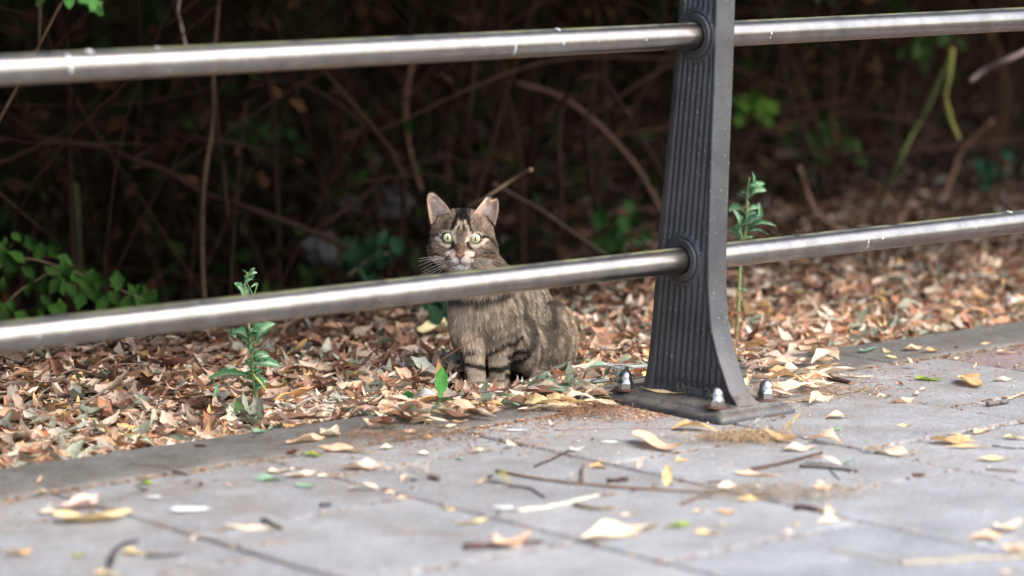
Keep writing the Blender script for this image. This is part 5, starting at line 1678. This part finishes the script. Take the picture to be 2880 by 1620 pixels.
def coat(Pn, rnd, fine=True):
    """colour of the coat at points of the local frame"""
    x, y, z = Pn[:, 0], Pn[:, 1], Pn[:, 2]
    n1 = vnoise(Pn, 55); n2 = vnoise(Pn, 22, 3)
    c = np.tile(np.array(TAN), (len(Pn), 1)) * (.74 + .35 * n1)[:, None]
    zi = (z + .141 * y) / (1 + y / CAT_D)
    head = sstep(.205, .225, zi) * (1 - sstep(.045, .075, y)) * sstep(-.12, -.08, -np.abs(x - HX))
    # flank: fine mackerel bands running down the side, dark spine
    u = x * .8 + y * .9
    band = np.sin(u * 240 + 2.0 * n2 * 3 + z * 25 + 1.5 * n1)
    flank = sstep(.045, .075, x + y * .25) * (1 - head)
    dk = flank * sstep(-.1, .7, band) * .55
    spine = sstep(.72, .95, sgrad(Pn)[:, 2]) * sstep(.06, .10, y)
    dk = np.maximum(dk, .8 * spine)
    # chest collar bars and shoulder stripes
    bars = np.zeros(len(Pn))
    for (pts, w, s) in (
        ([(290, 760), (420, 765), (560, 745), (640, 720)], 20, .75), ([(255, 1000), (330, 1050)], 14, .5), ([(420, 920), (500, 950), (590, 935), (660, 890)], 9, .45), ([(640, 850), (720, 860)], 12, .45),
        ([(480, 985), (560, 1000), (640, 985), (700, 940)], 11, .5),
        ([(530, 1090), (590, 1060), (650, 1035), (720, 1000)], 15, .9), ([(640, 1110), (700, 1090), (760, 1085)], 15, .95), ([(650, 1160), (720, 1145), (770, 1110)], 14, .95), ([(640, 1235), (700, 1230)], 20, .9),
        ([(330, 1070), (350, 1095), (420, 1085)], 13, .7), ([(345, 1165), (420, 1170), (515, 1195)], 13, .95), ([(520, 1205), (600, 1195), (650, 1180)], 13, .95), ([(340, 1100), (350, 1200), (360, 1290), (385, 1340)], 24, .75),
        ([(410, 1290), (460, 1280), (520, 1290)], 10, .6), ([(530, 1270), (620, 1260)], 9, .5), ([(740, 860), (790, 930), (800, 1010), (770, 1080)], 22, .7), ([(900, 760), (930, 850), (925, 930)], 17, .65),
        ([(720, 720), (750, 800), (745, 860)], 14, .5), ([(640, 480), (720, 500), (760, 530)], 18, .6), ([(960, 840), (940, 950), (930, 1050)], 14, .35), ([(1010, 860), (1030, 960)], 11, .35), ([(680, 1170), (660, 1280)], 16, .7)):
        k = MP * (1 + y / CAT_D); zx = x / k + 430; zy = 1340 - (z + .141 * y) / k
        d = seg_d(zx + 13 * n1, zy + 13 * n1, pts)
        front = 1 - sstep(.10, .18, y)
        bars = np.maximum(bars, min(.97, s * 1.15) * (1 - sstep(w * .75, w * 1.7, d)) * front)
    buff = np.exp(-(((x - .005) / .035) ** 2 + ((z - .115) / .05) ** 2)) * (1 - sstep(.02, .07, y)) * .6
    c = c * (1 - buff[:, None]) + np.array((.70, .57, .45)) * buff[:, None]
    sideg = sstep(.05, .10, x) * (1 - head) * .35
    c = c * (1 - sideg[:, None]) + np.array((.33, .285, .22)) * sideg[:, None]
    hn = sstep(.135, .165, x) * (1 - head) * .6
    c = c * (1 - hn[:, None]) + np.array((.42, .32, .22)) * hn[:, None]
    dk = np.maximum(dk * (1 - head), bars * (1 - head))
    c = c * (1 - dk[:, None]) + np.array(BLK) * 1.3 * dk[:, None]
    # head
    U, W_ = z2(x, y, z)
    hc = np.tile(np.array((.34, .255, .185)), (len(Pn), 1)) * (.8 + .5 * n1)[:, None]
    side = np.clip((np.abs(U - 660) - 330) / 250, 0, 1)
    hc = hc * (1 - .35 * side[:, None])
    fr = 1 - sstep(.012, .045, y)
    ju = 10 * vnoise(Pn, 160, 5); jv = 10 * vnoise(Pn, 160, 9)
    for (pts, w, cc, s) in STROKES:
        d = seg_d(U + ju, W_ + jv, pts)
        m_ = min(1, s * 1.1) * (1 - sstep(w * .75, w * 1.35, d)) * fr
        hc = hc * (1 - m_[:, None]) + np.array(cc) * m_[:, None]
    backh = sstep(.03, .06, y)
    hb = np.sin(x * 260) > .3
    hc = hc * (1 - (.5 * backh * hb)[:, None])
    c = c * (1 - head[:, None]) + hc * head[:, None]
    return np.clip(c, .004, .9)


M_skin = attr_mat('cat_coat_skin', .9, 500, .2, .0003, .1)
mF, NF, LF, PF = newmat('cat_fur')
atf = NF.new('ShaderNodeAttribute'); atf.attribute_name = 'Col'
LF.new(atf.outputs['Color'], PF.inputs['Base Color']); PF.inputs['Roughness'].default_value = .65; PF.inputs['Specular IOR Level'].default_value = .25
trf = NF.new('ShaderNodeBsdfTranslucent'); LF.new(atf.outputs['Color'], trf.inputs[0])
mxf = NF.new('ShaderNodeMixShader'); mxf.inputs[0].default_value = .25
LF.new(PF.outputs[0], mxf.inputs[1]); LF.new(trf.outputs[0], mxf.inputs[2]); LF.new(mxf.outputs[0], NF['Material Output'].inputs[0])

rs = np.random.RandomState(3)
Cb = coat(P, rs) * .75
a_ = me2.color_attributes.new('Col', 'FLOAT_COLOR', 'POINT')
a_.data.foreach_set('color', np.hstack([Cb, np.ones((len(Cb), 1))]).astype(np.float32).ravel())
me2.polygons.foreach_set('use_smooth', np.ones(len(me2.polygons), dtype=bool))
me2.materials.clear(); me2.materials.append(M_skin)
me2.name = 'body'
body = bpy.data.objects.new('body', me2); col.objects.link(body); body.parent = catr

# ears ---------------------------------------------------------------
def f2(u, v, y):
    """local point seen at (u,v) of the 5.57x face notes, at local depth y"""
    zx = ((u / 5.573) + 1180 - 1140) * 2.1946; zy = ((v / 5.573) + 520 - 500) * 2.1946
    return np.array([cx_(zx, y), y, cz_(zy, y)])


EAR_HAIR = []
def ear(outline, inner_y, tip_y, rim_out, centre, axis_side):
    """outline: points in notes from inner base over the tip to the outer base"""
    o = catmull([f2(u, v, yy) for (u, v, yy) in outline], 5)
    n_ = len(o); base = (o[0] + o[-1]) / 2 + np.array([0, .004, -.004])
    V = []; C = []; rows = 7
    for s in range(rows):
        t = s / (rows - 1)                       # 0 rim .. 1 hollow centre
        for i in range(n_):
            p = o[i] * (1 - t) + centre * t
            dpt = .016 * math.sin(t * math.pi / 2)       # hollow
            V.append(p + np.array([0, dpt, 0]))
            rim = np.array((.62, .45, .34)); mid = np.array((.66, .48, .42)); deep = np.array((.42, .28, .24))
            C.append(rim * (1 - t) + mid * t if t < .6 else mid * (1 - t) + deep * t)
    F = list(map(tuple, grid_faces(rows, n_)))
    off = len(V)                                 # back of the ear
    bc = centre + np.array([0, .022, 0])
    for s in range(rows):
        t = s / (rows - 1)
        for i in range(n_):
            p = o[i] * (1 - t) + bc * t
            V.append(p + np.array([0, .0012 + .006 * math.sin(t * math.pi), 0])); C.append((.16, .11, .08))
    F += [tuple(x) for x in grid_faces(rows, n_, off, True)]
    for i in range(n_ - 1): F.append((i, off + i, off + i + 1, i + 1))
    e = mesh_obj('ear', V, F, M_skin, catr, C)
    return o, centre


# left ear in view
oL = [(515, 425, -.008), (430, 300, -.006), (330, 190, -.002), (240, 115, .004), (185, 100, .006), (140, 122, .006), (120, 200, .006), (130, 330, .004), (150, 470, .004), (180, 605, .004)]
oR = [(845, 430, -.008), (920, 330, -.006), (1000, 230, -.002), (1060, 168, .004), (1090, 175, .004), (1105, 203, .005), (1160, 208, .006), (1205, 190, .007), (1235, 225, .007), (1248, 300, .006), (1232, 450, .004), (1185, 615, .004)]
earL = ear(oL, 0, 0, 0, f2(290, 480, .006), -1)
earR = ear(oR, 0, 0, 0, f2(1060, 490, .006), 1)

# fur ----------------------------------------------------------------
def fur(points, normals, comb, length, colr, width, name, parent, rnd, stiff=.55, jit=.28):
    n = len(points)
    d0 = normals * stiff + comb + rnd.randn(n, 3) * jit * .6
    d0 /= np.linalg.norm(d0, axis=1)[:, None]
    d1 = normals * (stiff * .35) + comb * 1.1 + rnd.randn(n, 3) * jit
    d1 /= np.linalg.norm(d1, axis=1)[:, None]
    L = length * (.65 + .6 * rnd.rand(n))
    a = points; b = a + d0 * (L * .5)[:, None]; c = b + d1 * (L * .5)[:, None]
    side = np.cross(d0, rnd.randn(n, 3)); side /= np.linalg.norm(side, axis=1)[:, None] + 1e-9
    w = width * (.7 + .6 * rnd.rand(n))
    sw = side * w[:, None]
    V = np.stack([a - sw / 2, a + sw / 2, b + sw * .42, b - sw * .42, c], 1).reshape(-1, 3)
    base = np.arange(n) * 5
    T1 = np.stack([base, base + 1, base + 2], 1); T2 = np.stack([base, base + 2, base + 3], 1); T3 = np.stack([base + 3, base + 2, base + 4], 1)
    F = np.stack([T1, T2, T3], 1).reshape(-1, 3)
    k = .82 + .4 * rnd.rand(n)
    tipk = np.where(rnd.rand(n) < .22, .5, 1.25)
    C = np.stack([colr * (k * .80)[:, None], colr * (k * .80)[:, None], colr * k[:, None], colr * k[:, None], colr * (k * tipk)[:, None]], 1).reshape(-1, 3)
    return tag(mesh_obj(name, V, F, mF, parent, np.clip(C, 0, .95), smooth=False), kind='stuff')


me2.calc_loop_triangles()
T = np.zeros(len(me2.loop_triangles) * 3, dtype=np.int32); me2.loop_triangles.foreach_get('vertices', T); T = T.reshape(-1, 3)
tri = P[T]; ar_ = np.linalg.norm(np.cross(tri[:, 1] - tri[:, 0], tri[:, 2] - tri[:, 0]), axis=1) / 2
ctr = tri.mean(1)
wgt = ar_ * np.where(ctr[:, 2] > .215, 2.6, 1.0)
nh = 115000
pick = rs.choice(len(T), nh, p=wgt / wgt.sum())
r1 = np.sqrt(rs.rand(nh)); r2 = rs.rand(nh)
HP = tri[pick, 0] * (1 - r1)[:, None] + tri[pick, 1] * (r1 * (1 - r2))[:, None] + tri[pick, 2] * (r1 * r2)[:, None]
HN = sgrad(HP)
# keep clear of eyes, nose, ground
noseP = np.array([f2(640, 1085, 0)[0], front_y(f2(640, 1085, 0)[0], f2(640, 1085, -.05)[2]), f2(640, 1085, -.05)[2]])
ok = np.ones(nh, bool)
for (e, (ex, ez, er)) in zip(eyec, EYES):
    q = HP - e
    ok &= ~((np.hypot(q[:, 0], q[:, 2]) < er * 1.12) & (q[:, 1] < .01))
q = HP - noseP
ok &= ~((np.abs(q[:, 0]) < .0075) & (np.abs(q[:, 2]) < .0055) & (q[:, 1] < .01))
HP, HN = HP[ok], HN[ok]
zi = HP[:, 2] + .141 * HP[:, 1]
hd = sstep(.205, .225, zi) * (1 - sstep(.045, .075, HP[:, 1]))
cen = np.array([HX, -.050, HZ - .014])
ch = HP - cen; ch /= np.linalg.norm(ch, axis=1)[:, None]
chest = np.exp(-(((HP[:, 0] - .01) / .05) ** 2)) * (1 - sstep(.02, .08, HP[:, 1]))
cbod = np.stack([(HP[:, 0] - .01) * 2.0 + .25 * (HP[:, 0] > .06), np.full(len(HP), .1), -1.0 + 0 * HP[:, 0]], 1)
comb = ch * hd[:, None] + cbod * (1 - hd)[:, None]
comb -= HN * np.sum(comb * HN, axis=1)[:, None]
comb /= np.linalg.norm(comb, axis=1)[:, None] + 1e-6
dn = np.linalg.norm(HP - cen, axis=1)
len_h = .0028 + .0075 * sstep(.022, .070, dn)
len_b = .0080 + .011 * chest * sstep(.05, .10, HP[:, 2])
legs = 1 - sstep(.055, .085, HP[:, 2])
len_b = len_b * (1 - .35 * legs * (HP[:, 0] < .08))
LL = len_h * hd + len_b * (1 - hd)
HC = coat(HP, rs)
HC = np.clip(HC * (np.exp(1.1 * vnoise(HP * np.array([1, 1, .7]), 430, 11) + .45 * vnoise(HP, 160, 4)))[:, None], .004, .95)
fur(HP, HN, comb * 1.0, LL * .85, HC, .00050, 'fur', catr, rs, stiff=.5, jit=.20)

# ear hair: pale tufts inside, short fur on the rims
pts, nrm, cmb, cc, ln = [], [], [], [], []
for (o, cen_, sgn, n_) in ((earL[0], earL[1], 1, 900), (earR[0], earR[1], -1, 900)):
    for i in range(n_):
        k = R.randrange(len(o)); t = R.random() ** .6
        inner = k < len(o) * .42
        t = t if inner else R.random() * .5
        p = o[k] * (1 - t) + cen_ * t + np.array([0, .016 * math.sin(t * math.pi / 2), 0])
        tip = o[len(o) // 2]
        if inner and R.random() < .85:
            d = np.array([-sgn * 1.0, -.35, .35 + .5 * R.random()]); L = .013 * (1 - .5 * abs(t - .4)); c_ = (.86, .80, .74)
        else:
            d = (tip - cen_); d /= np.linalg.norm(d); d = d + np.array([0, -.3, 0]); L = .004; c_ = (.40, .28, .20)
        pts.append(p); nrm.append((0, -1, 0)); cmb.append(d / np.linalg.norm(d)); cc.append(c_); ln.append(L)
fur(np.array(pts), np.array(nrm, float), np.array(cmb), np.array(ln), np.array(cc), .00045, 'ear_hair', catr, rs, stiff=.25, jit=.16)
pts, cmb, cc = [], [], []
for (o, cen_) in (earL, earR):                # coat colour on the backs and foot of the ears
    for i in range(1500):
        k = R.randrange(len(o)); t = R.random() * .9
        p = o[k] * (1 - t) + (cen_ + np.array([0, .022, 0])) * t + np.array([0, .0012 + .006 * math.sin(t * math.pi), 0])
        d = o[k] - cen_; d /= np.linalg.norm(d)
        pts.append(p); cmb.append(d); cc.append((.17, .12, .085))
fur(np.array(pts), np.tile([0, 1.0, 0], (len(pts), 1)), np.array(cmb), np.full(len(pts), .0045), np.array(cc), .00045, 'ear_hair', catr, rs)

# eyes ---------------------------------------------------------------
M_eye = attr_mat('cat_eye', .08, 900, .12, .00001, .6)
M_eye.node_tree.nodes['Principled BSDF'].inputs['Coat Weight'].default_value = 1.0
M_eye.node_tree.nodes['Principled BSDF'].inputs['Coat Roughness'].default_value = .03
M_rim = simple('eye_rim_skin', (.008, .006, .006), .4, 0, 200)
for (e, (ex, ez, er)) in zip(eyec, EYES):
    V = []; C = []; F = []
    nr_, ns_ = 30, 48; Rb = .0115
    for i in range(nr_ + 1):
        th = math.radians(75) * i / nr_
        for k in range(ns_):
            a = 2 * math.pi * k / ns_
            q = np.array([math.sin(th) * math.cos(a), -math.cos(th), math.sin(th) * math.sin(a)]) * Rb
            V.append(q + e)
            rr = math.hypot(q[0], q[2])
            sl_ = math.hypot(q[0] / .0013, (q[2]) / .0036)
            streak = .85 + .25 * math.sin(a * 23) * math.sin(a * 9 + 1) + .1 * (q[2] > 0)
            g = np.array((.62, .62, .34)) * streak
            g = g * (1 - .35 * sstep(.0015, .0035, rr)) + np.array((.54, .56, .34)) * .35 * sstep(.0015, .0035, rr)
            if sl_ < 1: g = np.array((.004, .004, .004))
            elif sl_ < 1.5: g = g * .6
            lim = sstep(er * .86, er * .99, rr)
            C.append(g * (1 - lim) + np.array((.01, .012, .008)) * lim)
    for i in range(nr_):
        for k in range(ns_):
            F.append((i * ns_ + k, (i + 1) * ns_ + k, (i + 1) * ns_ + (k + 1) % ns_, i * ns_ + (k + 1) % ns_))
    eo = mesh_obj('eye', V, F, M_eye, catr, C)
    ring = []
    for k in range(41):
        a = 2 * math.pi * k / 40
        rx_ = er * (1.0 + .06 * max(0, math.cos(a) * (1 if ex < HX else -1)))
        x_, z_ = e[0] + rx_ * math.cos(a), e[2] + er * .97 * math.sin(a)
        yb_ = e[1] - math.sqrt(max(0, Rb ** 2 - (er * .98) ** 2)) - .0001
        ring.append((x_, yb_, z_))
    V, F = tube(ring, .0011, .0011, 8)
    mesh_obj('eyelid', V, quads(F), M_rim, catr)

# nose leather --------------------------------------------------------
M_nose = simple('nose_leather', (.16, .075, .055), .45, 0, 400)
V = []; F = []
out_ = [(568, 1052), (600, 1046), (645, 1054), (690, 1046), (728, 1052), (712, 1080), (680, 1106), (655, 1140), (640, 1158), (626, 1140), (600, 1106), (578, 1080)]
ny = noseP[1]
outp = np.array([f2(u, v, ny) for u, v in out_])
cc_ = outp.mean(0)
ringsn = [(1.0, .0025), (.98, -.0012), (.86, -.0026), (.6, -.0034), (.3, -.0036)]
for k_, dy in ringsn:
    for p in outp:
        q = cc_ + (p - cc_) * k_; V.append((q[0], ny + dy, q[2]))
V.append((cc_[0], ny - .0036, cc_[2]))
no = len(outp)
for i in range(len(ringsn) - 1):
    for k in range(no): F.append((i * no + k, (i + 1) * no + k, (i + 1) * no + (k + 1) % no, i * no + (k + 1) % no))
for k in range(no): F.append(((len(ringsn) - 1) * no + k, len(V) - 1, (len(ringsn) - 1) * no + (k + 1) % no))
nose = mesh_obj('nose', V, F, M_nose, catr)
for (u, v, du) in ((592, 1072, -1), (690, 1072, 1)):
    p = f2(u, v, ny - .0032)
    V, F = tube([p + np.array([du * .0016, 0, .0008]), p, p + np.array([du * -.0012, .0004, -.0012])], .0009, .0005, 6)
    mesh_obj('nostril', V, quads(F), M_rim, nose)

# whiskers -----------------------------------------------------------
M_wh = simple('whisker', (.85, .83, .80), .4)
wl_ = [((400, 1110), (200, 1105), (-10, 1130)), ((400, 1130), (180, 1140), (-30, 1175)), ((380, 1140), (200, 1160), (-30, 1250)), ((420, 1160), (220, 1200), (0, 1310)), ((430, 1180), (260, 1240), (20, 1350)), ((450, 1200), (300, 1270), (-40, 1420)),
       ((440, 1210), (330, 1290), (80, 1410)), ((470, 1220), (360, 1310), (250, 1400)),
       ((830, 1170), (950, 1210), (1080, 1320)), ((850, 1160), (1000, 1200), (1160, 1310)), ((870, 1150), (1040, 1170), (1250, 1300)), ((880, 1130), (1060, 1150), (1290, 1240)), ((880, 1120), (1080, 1130), (1330, 1200)), ((840, 1190), (930, 1260), (1000, 1360))]
for a, b, c in wl_:
    s = -1 if a[0] < 640 else 1
    ya = front_y(*f2(a[0], a[1], -.045)[[0, 2]])
    P_ = catmull([f2(a[0], a[1], ya), f2(b[0], b[1], ya - .012), f2(c[0], c[1], ya - .010)], 6)
    V, F = tube(P_, .00022, .00009, 5)
    mesh_obj('whisker', V, quads(F), M_wh, catr)
